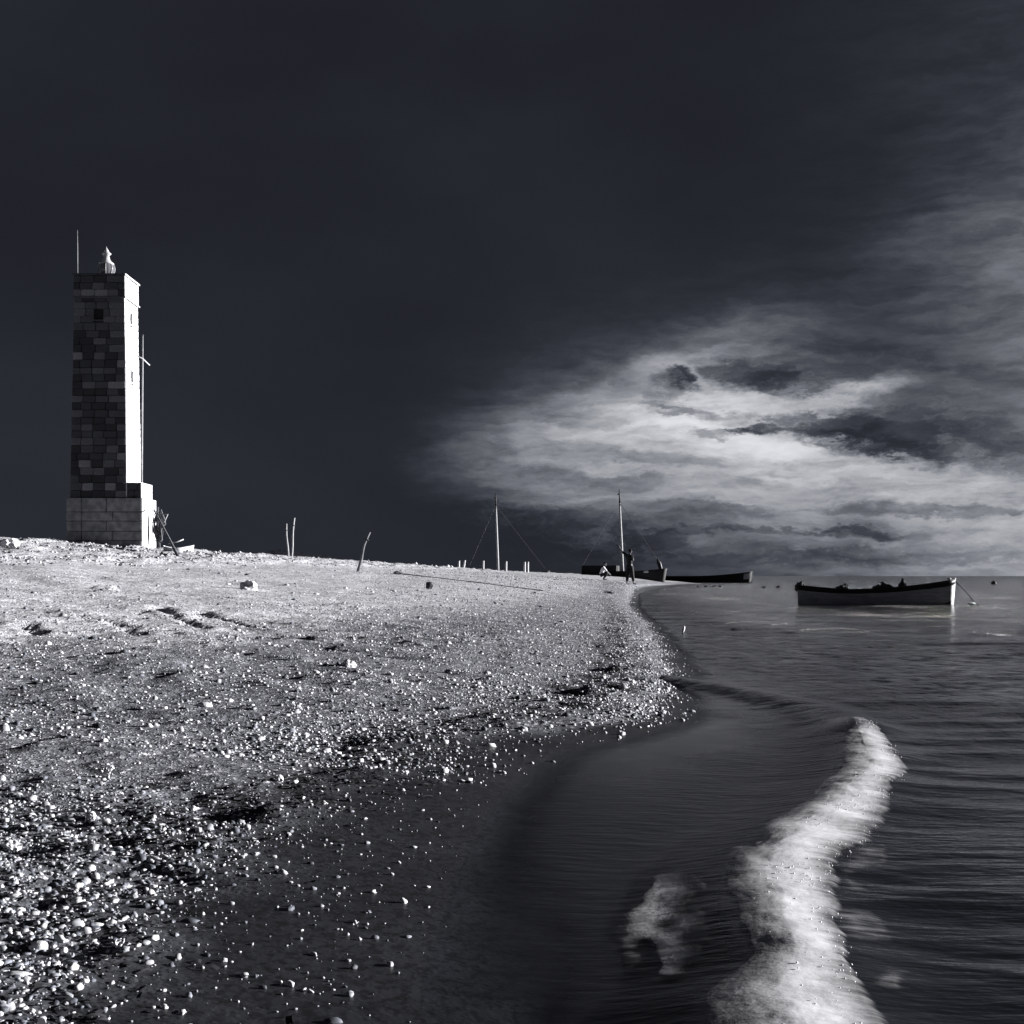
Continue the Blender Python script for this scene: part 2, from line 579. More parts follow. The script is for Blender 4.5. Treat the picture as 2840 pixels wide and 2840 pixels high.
MT = dict(
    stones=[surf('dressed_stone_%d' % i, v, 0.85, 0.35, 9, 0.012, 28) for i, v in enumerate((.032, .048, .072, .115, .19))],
    stones_lit=surf('sunlit_stone', 0.62, 0.85, 0.10, 5, 0.003, 30),  # paler copy of the tower stone, sunlight put into its colour
    mortar=surf('mortar', 0.12, 0.9, 0.3, 6, 0.01, 30),
    plinth=surf('plinth_stone', 0.23, 0.9, 0.35, 3.5, 0.02, 14),
    whitewash=surf('whitewash', 0.75, 0.8, 0.08, 3, 0.004, 20),
    dark_void=surf('dark_panel', 0.012, 0.8, 0.2, 10),
    metal_white=surf('painted_metal', 0.36, 0.35, 0.12, 12),
    iron=surf('iron', 0.05, 0.5, 0.3, 20),
    pole=surf('weathered_pole', 0.30, 0.7, 0.3, 4, 0.004, 30, stretch=(6, 6, 1)),
    post=surf('bleached_post', 0.42, 0.75, 0.25, 6, 0.004, 30, stretch=(6, 6, 1)),
    bark=surf('dark_stick', 0.11, 0.85, 0.5, 7, 0.006, 30),
    rope=surf('rope', 0.20, 0.9, 0.4, 30, 0.004, 90),
    tarred=surf('tarred_rope', 0.025, 0.9, 0.3, 30),
    hull_black=surf('black_hull_paint', 0.009, 0.7, 0.4, 4, 0.003, 30, stretch=(1, 1, 5)),
    hull_grey=surf('grey_hull_paint', 0.42, 0.6, 0.25, 3, 0.003, 30, stretch=(1, 1, 6)),
    hull_white=surf('white_hull_paint', 0.70, 0.6, 0.12, 3, 0.003, 30),
    net=surf('dark_net', 0.020, 0.95, 0.5, 25, 0.02, 60),
    cloth_dark=surf('dark_cloth', 0.015, 0.9, 0.3, 12),
    cloth_white=surf('white_cloth', 0.70, 0.9, 0.12, 10),
    skin=surf('dark_skin', 0.06, 0.5, 0.2, 10),
    hair=surf('black_hair', 0.01, 0.7, 0.2, 30),
    coral=surf('bleached_coral', 0.62, 0.85, 0.16, 30, 0.006, 60),
    coral_far=surf('bleached_rock', 0.60, 0.9, 0.2, 5, 0.03, 12),
    rock_dark=surf('dark_rock', 0.035, 0.85, 0.4, 6, 0.03, 14),
    wood=surf('driftwood', 0.10, 0.9, 0.4, 6, 0.01, 30),
)
# lamp glass of the lantern
mg, q, bs = mat('lantern_glass')
bs.inputs['Base Color'].default_value = tint(0.16) + (1,)
bs.inputs['Roughness'].default_value = 0.12
bs.inputs['Metallic'].default_value = 0.35
MT['glass'] = mg


def sand_material():
    m, q, bs = mat('beach_sand')
    geo = q.n('ShaderNodeNewGeometry')
    pos = geo.outputs['Position']
    at = q.n('ShaderNodeAttribute', attribute_name='shore').outputs['Fac']
    wr = q.n('ShaderNodeAttribute', attribute_name='wrack').outputs['Fac']
    nl = q.noise(pos, 0.55, 5, 0.6)
    nm = q.noise(pos, 2.2, 5, 0.6)
    nf = q.noise(pos, 11, 6, 0.65)
    dra = q.n('ShaderNodeAttribute', attribute_name='dry').outputs['Fac']
    wta = q.n('ShaderNodeAttribute', attribute_name='wet').outputs['Fac']
    s = q.m('ADD', dra, q.m('MULTIPLY', q.m('SUBTRACT', nl, 0.5), 3.0))
    s2 = q.m('ADD', at, q.m('MULTIPLY', q.m('SUBTRACT', nm, 0.5), 0.7))
    dry = q.mr(s, 2.9, 5.0)
    wet = q.mr(q.m('ADD', wta, q.m('MULTIPLY', q.m('SUBTRACT', nm, 0.5), -0.45)), 0.12, 0.85)
    alb = q.fmix(dry, 0.125, 0.46)
    alb = q.fmix(wet, alb, 0.017)
    alb = q.fmix(q.m('MULTIPLY', wr, 0.85), alb, 0.020)
    alb = q.m('MULTIPLY', alb, q.mr(nm, 0.3, 0.7, 0.78, 1.2))
    # coarse pale grains and shell grit that the pebble mesh is too coarse for
    far = q.mr(q.vm('LENGTH', pos), 6, 18)
    v1 = q.vor(pos, 55.0); v2 = q.vor(q.mapping(pos, sc=(1, .55, 1)), 13.0)
    gr1 = q.m('MULTIPLY', q.mr(v1, 0.30, 0.14), q.mr(nf, 0.42, 0.62))
    gr2 = q.m('MULTIPLY', q.m('MULTIPLY', q.mr(v2, 0.34, 0.16), q.mr(nm, 0.36, 0.6)), far)
    v3 = q.vor(q.mapping(pos, sc=(1, .7, 1)), 30.0)
    gr3 = q.m('MULTIPLY', q.mr(v3, 0.38, 0.20), q.mr(nf, 0.40, 0.60))
    gr = q.m('MULTIPLY', q.m('MAXIMUM', q.m('MAXIMUM', gr1, gr3), gr2), q.mr(wet, 0.9, 0.1))
    alb = q.fmix(q.m('MULTIPLY', gr, 0.85), alb, 0.62)
    sp = q.noise(q.mapping(pos, sc=(1, .8, 1)), 34, 2, 0.7)
    alb = q.m('MULTIPLY', alb, q.mr(sp, 0.36, 0.58, 0.45, 1.15))
    dk = q.m('MULTIPLY', q.mr(q.vor(q.mapping(pos, sc=(1, .5, 1), loc=(3, 5, 0)), 9.0), 0.26, 0.1), q.m('MULTIPLY', far, q.mr(nf, 0.4, 0.6)))
    alb = q.fmix(q.m('MULTIPLY', dk, q.mr(dry, 0, 1, 0.75, 0.35)), alb, 0.03)
    ti = q.ramp(alb, [(0, (0.93, 0.98, 1.16)), (0.25, (0.975, 0.99, 1.06)), (1, (0.98, 0.99, 1.04))])
    q.put(bs.inputs['Base Color'], q.vm('MULTIPLY', ti, q.comb(alb, alb, alb)))
    q.put(bs.inputs['Roughness'], q.fmix(wet, 0.95, 0.42))
    q.put(bs.inputs['Specular IOR Level'], q.fmix(wet, 0.15, 0.35))
    hgt = q.m('ADD', q.m('MULTIPLY', nf, 0.55), q.m('MULTIPLY', q.noise(pos, 70, 4, 0.6), 0.16))
    hgt = q.m('ADD', hgt, q.m('MULTIPLY', q.mr(v1, 0.5, 0.0), 0.12))
    hgt = q.m('MULTIPLY', hgt, q.mr(s2, 0.2, 1.4, 0.10, 1.0))
    hgt = q.m('ADD', hgt, q.m('MULTIPLY', q.m('MULTIPLY', q.noise(q.mapping(pos, sc=(1, .6, 1)), 5.5, 5, 0.65), q.mr(at, 2, 5)), 0.8))
    ra = q.n('ShaderNodeAttribute', attribute_name='rough').outputs['Fac']
    rn_ = q.noise(q.mapping(pos, sc=(1, .38, 1), rot=(0, 0, .2)), 3.2, 6, 0.68)
    hgt = q.m('ADD', hgt, q.m('MULTIPLY', q.m('MULTIPLY', ra, rn_), 9.0))
    b = q.n('ShaderNodeBump')
    b.inputs['Distance'].default_value = 0.04
    b.inputs['Strength'].default_value = 1.0
    q.put(b.inputs['Height'], hgt)
    q.put(bs.inputs['Normal'], b.outputs[0])
    return m


# ------------------------------------------------------------------ ground
yr = [-90, -60, -40, -25, -15, -9, -5, -2.5, -1, 0, .5, 1.0, 1.35]
t = 1.6
while t < 190:
    yr.append(t); t *= 1.0085 if t < 25 else 1.013
yr = np.array(yr + [190.])
sc_ = list(-np.geomspace(60, 3.2, 12)) + list(np.linspace(-3, 0, 50, endpoint=False)) + list(np.linspace(0, 3.2, 250, endpoint=False))
t = 3.2; st = 0.0135
while t < 300:
    sc_.append(t); st = max(0.0135, 0.0068 * t) if t < 45 else st * 1.15
    t += st
sc_ = np.array(sc_ + [300.])
YY, SS = np.meshgrid(yr, sc_, indexing='ij')
XX = shore_x(YY) - SS
ZZ = ground(XX, YY)
sand = sand_material()
beach = np_mesh('ground', np.stack([XX, YY, ZZ], -1).reshape(-1, 3), grid_faces(len(yr), len(sc_))[:, ::-1], sand, True,
                dict(shore=SS, dry=SS + np.interp(YY, [9, 16, 25, 40], [0, .4, 1.2, 2.2]),
                     rough=sst(SS, 10, 13) * sst(YY, 19, 27) * (1 - sst(YY, 100, 125)), wet=1 - sst(SS, np.interp(YY, [6.3, 8, 30, 90], [.1, .02, .02, .02]), np.interp(YY, [6.3, 8, 30, 90], [1.35, .30, .35, .5])), wrack=wrack(SS, YY, XX) * sst(SS, .1, .4) * (1 - sst(YY, 28, 60))))
tag(beach, kind='structure')
for p in (beach,):
    if p.data.polygons[1000].normal.z < 0:
        p.data.flip_normals()

# ------------------------------------------------------------------ sea
EDGE = np.array([(.4, .20, .50), (1.6, .25, .60), (2.45, .34, .655), (2.67, .385, .68), (2.93, .53, .71), (3.3, .54, .76), (3.8, .59, .88), (4.42, .78, 1.14),
                 (5.05, 1.11, 1.36), (5.9, 1.41, 1.66), (7.0, 1.70, 1.90), (7.7, 1.88, 1.97)])
WY = EDGE[:, 0]; WX = (EDGE[:, 1] + EDGE[:, 2]) / 2; WH = (EDGE[:, 2] - EDGE[:, 1]) / 2


def wave_x(Y):
    return pchip(WY, WX, Y)


SHO = [(1.20, 11.2), (1.50, 10.3), (1.72, 9.5), (1.90, 8.7), (1.95, 8.0), (1.90, 7.4)]


def wl0(y):
    return np.interp(y, WY, WH)


def sea_z(X, Y):
    s = X - shore_x(np.minimum(Y, 190.))      # metres out from the shoreline
    am = sst(s, 0.25, 1.8) * (0.30 + 0.70 * np.maximum(sst(X - pchip(WY, WX, Y), -.35, .2), sst(Y, 8.5, 13)))
    wx = 0.35 * vn(X * .5, Y * .7, 51) + 0.18 * vn(X * 1.3, Y * 1.9, 52)
    z = 0
    for lam, a, th, sd_ in ((2.3, .011, 8, 1), (1.1, .008, -14, 2), (.55, .0052, 5, 3), (.31, .0034, -9, 4), (.19, .0021, 13, 5), (.12, .0012, -4, 6)):
        fade = 1 - sst(Y, lam * 25, lam * 60)
        k = 2 * PI / lam
        c, d = math.sin(math.radians(th)), math.cos(math.radians(th))
        ph = k * (X * c + (Y + wx * lam * 1.2) * d) + 2.2 * vn(X / lam * .45, Y / lam * .8, 60 + sd_)
        z = z + a * fade * (1 - np.abs(np.sin(ph / 2)) * 2 + .27) * (0.45 + 0.75 * vn(X / lam * .35 + 9, Y / lam * .5, 70 + sd_))
    z = z * am
    # the little breaker
    on = sst(Y, .4, 1.4) * (1 - sst(Y, 7.0, 8.2))
    d = X - wave_x(Y)
    z = z + on * 0.030 * np.where(d > 0, np.exp(-(d / .20) ** 2), np.exp(-(np.abs(d) / .23) ** 2))
    # its unbroken shoulder, curling back to the beach
    q = np.full(np.shape(z), 9.0)
    for (ax, ay), (bx, by) in zip(SHO[:-1], SHO[1:]):
        vx, vy = bx - ax, by - ay
        t_ = np.clip(((X - ax) * vx + (Y - ay) * vy) / (vx * vx + vy * vy), 0, 1)
        q = np.minimum(q, np.hypot(X - ax - t_ * vx, (Y - ay - t_ * vy)))
    z = z + 0.045 * np.exp(-(q / .20) ** 2)
    # trough in front of it and the back-wash
    z = z - on * 0.012 * np.exp(-((d + .45) / .2) ** 2)
    return z


rows = [-400, -100, -40, -20, -10, -5, -2, -1, 0, .6, 1.1]
t = 1.5
while t < 60000:
    rows.append(t); t *= 1.0075 if t < 30 else (1.02 if t < 300 else 1.1)
rows = np.array(rows)
ucol = np.concatenate([-np.geomspace(400, .6, 22), np.linspace(-.55, -.12, 24), np.linspace(-.115, .46, 450), np.linspace(.48, .62, 20), np.geomspace(.65, 400, 22)])
RY, RU = np.meshgrid(rows, ucol, indexing='ij')
Wd = np.maximum(RY, 1.3)
RX = np.sign(RU) * np.minimum(np.abs(RU) * Wd, 30000 + np.abs(RU) * 10)
RZ = sea_z(RX, RY)
gb = ground(RX, np.minimum(RY, 190.))
cw = .4 * fbm(RX * .9, RY * .7, 4, 210)
calm = sst(-(RX - wave_x(RY)), -.05, .22) * (1 - sst(RY + 2.2 * cw, 7.0, 10.5)) * sst(RY, -3, 0)
calm = calm * (1 - .30 * sst(RY + cw, 4.8, 6.5) * sst(wave_x(RY) - RX + cw, .5, 1.0))
sof = RX - shore_x(np.minimum(RY, 190.))
calm = np.maximum(calm, .62 * (1 - sst(sof + .5 * cw, .6, 3.0)) * sst(RY, 6, 8) * (1 - sst(RY, 45, 80)))
dep = np.clip(RZ - np.where(RY < 189, gb, -3), -.5, 5)

msea, q, bs = mat('sea_water')
pos = q.n('ShaderNodeNewGeometry').outputs['Position']
da = q.n('ShaderNodeAttribute', attribute_name='depth').outputs['Fac']
bs.inputs['Base Color'].default_value = tint(0.010) + (1,)
dist0 = q.vm('LENGTH', pos)
ca = q.n('ShaderNodeAttribute', attribute_name='calm').outputs['Fac']
q.put(bs.inputs['Roughness'], q.fmix(ca, .14, .30))
q.put(bs.inputs['Specular IOR Level'], q.fmix(ca, q.mr(dist0, 70, 260, .5, .27), .18))
bs.inputs['IOR'].default_value = 1.333
dist = q.vm('LENGTH', pos)
# ripples: crests run across the view, three sizes so that every distance keeps some
r1 = q.noise(q.mapping(pos, sc=(0.26, 1, 1)), 26, 3, 0.55)
r4 = q.noise(q.mapping(pos, sc=(0.7, 1, 1)), .42, 3, 0.6)
r2 = q.noise(q.mapping(pos, sc=(0.7, 1, 1), rot=(0, 0, .12)), 5.5, 4, 0.6)
r3 = q.noise(q.mapping(pos, sc=(0.65, 1, 1), rot=(0, 0, -.1)), 1.3, 4, 0.6)
hg = q.m('MULTIPLY', r1, q.fmix(ca, q.mr(dist, 3, 16, 0.035, 0.0), .10))
hg = q.m('ADD', hg, q.m('MULTIPLY', r2, q.mr(dist, 5, 16, 0.05, 0.42)))
hg = q.m('ADD', hg, q.m('MULTIPLY', r3, q.mr(dist, 10, 40, 0.12, 1.3)))
cat = q.noise(q.mapping(pos, sc=(1.3, .28, 1)), 3.2, 6, 0.75)        # gusts: patches of rougher and calmer water
cat2 = q.noise(q.mapping(pos, sc=(.5, .07, 1)), .9, 5, 0.65)
gust = q.m('MULTIPLY', q.mr(cat, 0.40, 0.60, 0.30, 1.7), q.mr(cat2, 0.35, 0.65, 0.4, 1.5))
gust = q.fmix(q.mr(dist, 5, 18), 1.0, gust)
hg = q.m('MULTIPLY', hg, gust)
hg = q.m('ADD', hg, q.m('MULTIPLY', r4, q.mr(dist, 12, 50, 0.0, 2.6)))
hg = q.m('MULTIPLY', hg, q.mr(da, 0.02, 0.22, 0.15, 1.0))
b = q.n('ShaderNodeBump')
b.inputs['Distance'].default_value = 0.16
b.inputs['Strength'].default_value = 1.0
q.put(b.inputs['Height'], hg)
# beyond a few metres the chop is given as slopes, which stay sharp at grazing angles
c1 = q.vm('SUBTRACT', q.noise(q.mapping(pos, sc=(.8, 1, 1)), 6.5, 3, 0.6, col=True), (.5, .5, .5))
c2 = q.vm('SUBTRACT', q.noise(q.mapping(pos, sc=(.7, 1, 1)), 2.1, 4, 0.65, col=True), (.5, .5, .5))
c3 = q.vm('SUBTRACT', q.noise(q.mapping(pos, sc=(.8, 1, 1)), .5, 4, 0.65, col=True), (.5, .5, .5))
k1 = q.m('MULTIPLY', q.mr(dist, 5, 14, 0.0, 2.0), q.mr(da, .02, .3, .2, 1.0))
k2 = q.m('MULTIPLY', q.mr(dist, 9, 30, 0.0, 2.3), gust)
k3 = q.mr(dist, 25, 90, 0.0, 2.0)
slp = q.vm('ADD', q.vm('MULTIPLY', c1, q.comb(k1, k1)), q.vm('ADD', q.vm('MULTIPLY', c2, q.comb(k2, k2)), q.vm('MULTIPLY', c3, q.comb(k3, k3))))
nrm = q.vm('NORMALIZE', q.vm('ADD', b.outputs[0], slp))
q.put(bs.inputs['Normal'], nrm)
tr = q.n('ShaderNodeBsdfTransparent')
tr.inputs[0].default_value = (.93, .94, .96, 1)
mx = q.n('ShaderNodeMixShader')
edge = q.mr(q.m('ADD', da, q.m('MULTIPLY', q.m('SUBTRACT', r2, .5), 0.010)), 0.0, 0.022)
q.put(mx.inputs[0], edge)
q.put(mx.inputs[1], tr.outputs[0])
q.put(mx.inputs[2], bs.outputs[0])
q.put(msea.node_tree.nodes['Material Output'].inputs[0], mx.outputs[0])
sea = np_mesh('sea', np.stack([RX, RY, RZ], -1).reshape(-1, 3), grid_faces(len(rows), len(ucol)), msea, True, dict(depth=dep, calm=calm))
tag(sea, kind='structure')
if sea.data.polygons[5000].normal.z < 0:
    sea.data.flip_normals()

# ------------------------------------------------------------------ foam of the breaking wave
mfoam, q, bs = mat('sea_foam')
pos = q.n('ShaderNodeNewGeometry').outputs['Position']
fa = q.n('ShaderNodeAttribute', attribute_name='cover').outputs['Fac']
bs.inputs['Base Color'].default_value = tint(0.60) + (1,)
bs.inputs['Roughness'].default_value = 0.75
stn = q.noise(q.mapping(pos, rot=(0, 0, math.radians(-25)), sc=(2.2, 14, 6)), 2.6, 5, 0.6)
lum = q.noise(q.mapping(pos, rot=(0, 0, math.radians(-20)), sc=(1, 2.2, 1)), 9, 5, 0.6)
fin = q.noise(pos, 75, 4, 0.6)
nn = q.m('ADD', q.m('MULTIPLY', stn, 0.55), q.m('ADD', q.m('MULTIPLY', lum, 0.65), q.m('MULTIPLY', fin, 0.05)))
al = q.mr(q.m('ADD', fa, q.m('MULTIPLY', q.m('SUBTRACT', nn, 0.71), 1.0)), 0.0, 1.02)
q.put(bs.inputs['Alpha'], q.m('MULTIPLY', q.m('MULTIPLY', al, q.mr(fa, 0.0, 0.22)), 0.97))
hg = q.m('ADD', q.m('MULTIPLY', lum, 0.7), q.m('MULTIPLY', fin, 0.25))
b = q.n('ShaderNodeBump')
b.inputs['Distance'].default_value = 0.003
q.put(b.inputs['Height'], hg)
q.put(bs.inputs['Normal'], b.outputs[0])


def ico(sub):
    bm = bmesh.new()
    bmesh.ops.create_icosphere(bm, subdivisions=sub, radius=1)
    bm.verts.index_update()
    V = np.array([v.co[:] for v in bm.verts]); Fc = np.array([[v.index for v in f.verts] for f in bm.faces])
    bm.free()
    return V, Fc


def foam_patch(name, cx, Y0, Y1, wl, wr_, top, seed, ny=420, nx=110, extra=None):
    ys = np.linspace(Y0, Y1, ny); ws = np.linspace(-1, 1, nx)
    A, B = np.meshgrid(ys, ws, indexing='ij')
    wob = 0.018 * vn(A * 3, A * 0, seed) + 0.012 * vn(A * 9, A * 0, seed + 1)
    X = cx(A) + wob + np.where(B < 0, B * wl(A), B * wr_(A))
    prof = (1 - B ** 2) ** .9 if extra is not None else np.where(B < 0, np.maximum(0, 1 + B) ** 1.0, (1 - B ** 2) ** .9)
    endf = sst(A, Y0, Y0 + .06 * (Y1 - Y0)) * (1 - sst(A, Y1 - .14 * (Y1 - Y0), Y1))
    cov = prof * endf * (1.0 if extra is None else extra * np.clip(.75 + .9 * fbm(A * 4, B * 1.2, 2, seed + 9), 0, 1.2))
    zz = sea_z(X, A) + .003 + (.008 if extra is None else .003) * sst(cov, .05, .4) + top * cov * (0.6 + 0.4 * fbm(X * 5, A * 4, 2, seed + 3)) + (0.0010 if top > .01 else .0004) * cov * fbm(X * 24, A * 20, 3, seed + 5)
    o = np_mesh(name, np.stack([X, A, zz], -1).reshape(-1, 3), grid_faces(ny, nx), mfoam, True, dict(cover=cov))
    if o.data.polygons[200].normal.z < 0:
        o.data.flip_normals()
    return o


foam = foam_patch('breaking_wave_foam', wave_x, 0.8, 7.9,
                  lambda y: wl0(y) * 1.6,
                  lambda y: wl0(y) * 1.3 + 0.012 * vn(y * 7, y * 0, 77), 0.012, 80)
tag(foam, kind='stuff')
fl_ = lambda a, b: (lambda y: np.interp(y, a, b))
for nm_, cx_, y0_, y1_, wl_, wr2_, sd2 in (
        ('backwash_foam', fl_([2.9, 3.3, 3.9], [.33, .37, .46]), 2.85, 3.95, fl_([2.8, 3.3, 3.6, 3.9], [.13, .14, .10, .06]), fl_([2.8, 3.3, 3.9], [.10, .12, .09]), 300),
        ('crest_foam', fl_([3.6, 4.4], [.93, 1.19]), 3.6, 4.3, fl_([3, 5], [.10, .10]), fl_([3, 5], [.06, .10]), 310),
        ('crest_foam', fl_([2.7, 3.5], [.77, .88]), 2.75, 3.5, fl_([2, 5], [.08, .10]), fl_([2, 5], [.06, .08]), 320)):
    fo = foam_patch(nm_, cx_, y0_, y1_, wl_, wr2_, 0.002, sd2, 120, 50, .85 if 'back' in nm_ else .26)
    tag(fo, kind='stuff')
# beads of broken water thrown along the seaward edge
nb = 900
yb = RNG.uniform(1.5, 7.4, nb)
xb = wave_x(yb) + wl0(yb) * RNG.uniform(-.3, 1.15, nb) + RNG.normal(.0, .015, nb)
rb = RNG.uniform(.0008, .0024, nb) * (1 + .06 * yb)
Vb, Fb = ico(1)
Qb = Vb[None] * rb[:, None, None] * np.array([1, 1.3, .8]) + np.stack([xb, yb, sea_z(xb, yb) + .013 * (np.abs(xb - wave_x(yb)) < wl0(yb) * .9) + np.abs(RNG.normal(0, .003, nb))], -1)[:, None, :]
mdrop = surf('foam_bead', .75, .35, .05, 30)
tag(np_mesh('foam_beads', Qb.reshape(-1, 3), (Fb[None] + (np.arange(nb) * len(Vb))[:, None, None]).reshape(-1, 3), mdrop, True), kind='stuff')


# ------------------------------------------------------------------ pebbles and shells of the beach
def scatter(name, X, Y, size, sub, material, tone, lift=0.25, flat=(.35, .8)):
    V, Fc = ico(sub)
    n = len(X)
    # per-piece anisotropy, random rotation, lumpy radius
    sc3 = np.stack([RNG.uniform(.7, 1.35, n), RNG.uniform(.55, 1.0, n), RNG.uniform(flat[0], flat[1], n)], -1) * size[:, None]
    lum = 1 + RNG.uniform(-.26, .26, (n, len(V)))
    P = V[None] * lum[..., None] * sc3[:, None, :]
    a = RNG.uniform(0, 2 * PI, n); tl = RNG.normal(0, .35, n)
    ct, st_ = np.cos(tl)[:, None], np.sin(tl)[:, None]
    y1 = P[..., 1] * ct - P[..., 2] * st_; z1 = P[..., 1] * st_ + P[..., 2] * ct
    ca, sa = np.cos(a)[:, None], np.sin(a)[:, None]
    x2 = P[..., 0] * ca - y1 * sa; y2 = P[..., 0] * sa + y1 * ca
    gzv = ground(X, Y)
    Q = np.stack([x2 + X[:, None], y2 + Y[:, None], z1 + (gzv + sc3[:, 2] * lift)[:, None]], -1)
    Fq = (Fc[None] + (np.arange(n) * len(V))[:, None, None]).reshape(-1, 3)
    tn = np.repeat(tone, len(V))
    o = np_mesh(name, Q.reshape(-1, 3), Fq, material, sub > 1, dict(tone=tn))
    return tag(o, kind='stuff')


mpeb, q, bs = mat('shell_and_coral_pebbles')
tn = q.n('ShaderNodeAttribute', attribute_name='tone').outputs['Fac']
pn = q.noise(q.n('ShaderNodeNewGeometry').outputs['Position'], 60, 4, 0.6)
av = q.m('MULTIPLY', tn, q.mr(pn, .3, .7, .8, 1.1))
q.put(bs.inputs['Base Color'], q.vm('MULTIPLY', q.ramp(av, [(0, (.88, .97, 1.3)), (.3, (.975, .99, 1.05)), (1, (.98, .99, 1.03))]), q.comb(av, av, av)))
bs.inputs['Roughness'].default_value = 0.7


def density(X, Y):
    s = shore_x(Y) - X
    w = wrack(s, Y, X)
    cl_ = np.clip(0.5 + 0.9 * fbm(X * 1.3, Y * 1.3, 3, 90), 0, 1)
    d = 0.13 + 0.80 * np.where(Y > 40, sst(s, .0, .3), sst(s, .25, 1.1)) * (0.25 + 0.75 * cl_) * (1 - .55 * sst(s, 1.2, 1.8) * (1 - sst(Y, 9, 13)))
    d = d + .5 * sst(Y, 9, 14) * sst(s, .4, 1)
    d = d * (1 - 0.86 * sst(s + .8 * fbm(X * .7, Y * .4, 3, 91), np.interp(Y, [8, 25, 45], [3.3, 4.2, 6.5]), np.interp(Y, [8, 25, 45], [4.6, 6.5, 10])))
    d = d * (1 - .45 * w) + .55 * w
    # thick bank of coral shingle at the foreground's left and on the little point
    d = d + 4.0 * sst(s, .48, .95) * (1 - sst(s, 1.7, 2.6)) * (1 - sst(Y, 3.9, 5.2)) * (0.35 + cl_)
    d = d + 1.6 * sst(Y, 7.2, 8.4) * (1 - sst(Y, 24, 40)) * sst(s, .03, .15) * (1 - sst(s, .45, .75))
    d = d * np.where(Y > 7.4, sst(s, -.10, .12), sst(s, -.10, .30)) + .16 * sst(Y, 7.2, 8.4) * (1 - sst(Y, 16, 22)) * sst(s, -.6, -.1)
    return d


def sample(n, y0, y1, ulo, uhi):
    Y = np.exp(RNG.uniform(math.log(y0), math.log(y1), n))
    X = RNG.uniform(ulo, uhi, n) * (Y + .6)
    return X, Y


X, Y = sample(90000, 1.3, 6.5, -.62, .22)
d = density(X, Y)
keep = RNG.uniform(0, 1, len(X)) < d * 0.50
X, Y = X[keep], Y[keep]
sz = np.clip(RNG.lognormal(-5.58, .50, len(X)), .0016, .016)
s_ = shore_x(Y) - X
sz *= 1 + 0.28 * sst(s_, .5, .8) * (1 - sst(s_, 1.9, 2.8)) * (1 - sst(Y, 3.8, 5))
tone = np.where(RNG.uniform(0, 1, len(X)) < .34, RNG.uniform(.02, .12, len(X)), RNG.uniform(.16, .55, len(X)))
big = sz > 0.0062
scatter('shell_pebbles', X[big], Y[big], sz[big], 2, mpeb, tone[big])
scatter('shell_pebbles', X[~big], Y[~big], sz[~big], 1, mpeb, tone[~big])
X, Y = sample(185000, 5.5, 75, -.47, .19)
d = density(X, Y)
keep = RNG.uniform(0, 1, len(X)) < d * 0.52
X, Y = X[keep], Y[keep]
sz = np.clip(RNG.lognormal(-4.95, .48, len(X)), .003, .04)
sz = np.maximum(sz, .00045 * Y)
tone = np.where(RNG.uniform(0, 1, len(X)) < .30, RNG.uniform(.02, .12, len(X)), RNG.uniform(.18, .58, len(X)))
scatter('shell_pebbles', X, Y, sz, 1, mpeb, tone, lift=.1, flat=(.4, .8))
# scattered lumps on the dry upper beach and the rough ground by the tower
Y = RNG.uniform(20, 110, 62000); X = RNG.uniform(-.46, .12, 62000) * Y
s_ = shore_x(Y) - X
pr = sst(s_, 10, 15) * 0.65 + 0.015
keep = (RNG.uniform(0, 1, len(X)) < pr * 1.0 * np.clip(.6 + fbm(X * .6, Y * .3, 3, 95), 0, 1)) & (s_ > 2)
X, Y = X[keep], Y[keep]
sz = np.clip(RNG.lognormal(-3.30, .42, len(X)), .012, np.where(s_[keep] > 15, .085, .05))
tone = np.where(RNG.uniform(0, 1, len(X)) < .45, RNG.uniform(.02, .07, len(X)), RNG.uniform(.25, .55, len(X)))
scatter('coral_rubble', X, Y, sz, 1, mpeb, tone, lift=.2)

# weed: small dark curled ribbons thrown along the tide line
X, Y = sample(80000, 1.6, 30, -.45, .2)
s_ = shore_x(Y) - X
w_ = wrack(s_, Y, X)
keep = RNG.uniform(0, 1, len(X)) < w_ * .42 * sst(s_, .1, .3)
X, Y = X[keep], Y[keep]
n = len(X)
k = 5
L = RNG.uniform(.015, .05, n) * (1 + .03 * Y)
a = RNG.uniform(0, 2 * PI, n); curl = RNG.uniform(-1.6, 1.6, n)
tt = np.linspace(-.5, .5, k)
ang = a[:, None] + curl[:, None] * tt[None]
px = X[:, None] + L[:, None] * tt[None] * np.cos(ang); py = Y[:, None] + L[:, None] * tt[None] * np.sin(ang)
pz = ground(X, Y)[:, None] + .003 + RNG.uniform(0, .35, n)[:, None] * L[:, None] * (0.5 - 2 * tt[None] ** 2 * 1) * 1.0
wd = (RNG.uniform(.0025, .006, n) * (1 + .05 * Y))[:, None]
A = np.stack([px - wd * np.sin(ang), py + wd * np.cos(ang), pz], -1); B = np.stack([px + wd * np.sin(ang), py - wd * np.cos(ang), pz + .002], -1)
Q = np.stack([A, B], 2).reshape(n, k * 2, 3)
fq = np.array([[2 * i, 2 * i + 1, 2 * i + 3, 2 * i + 2] for i in range(k - 1)])
weed = np_mesh('seaweed', Q.reshape(-1, 3), (fq[None] + (np.arange(n) * k * 2)[:, None, None]).reshape(-1, 4), surf('dry_seaweed', .022, .8, .4, 20), True)
tag(weed, kind='stuff')

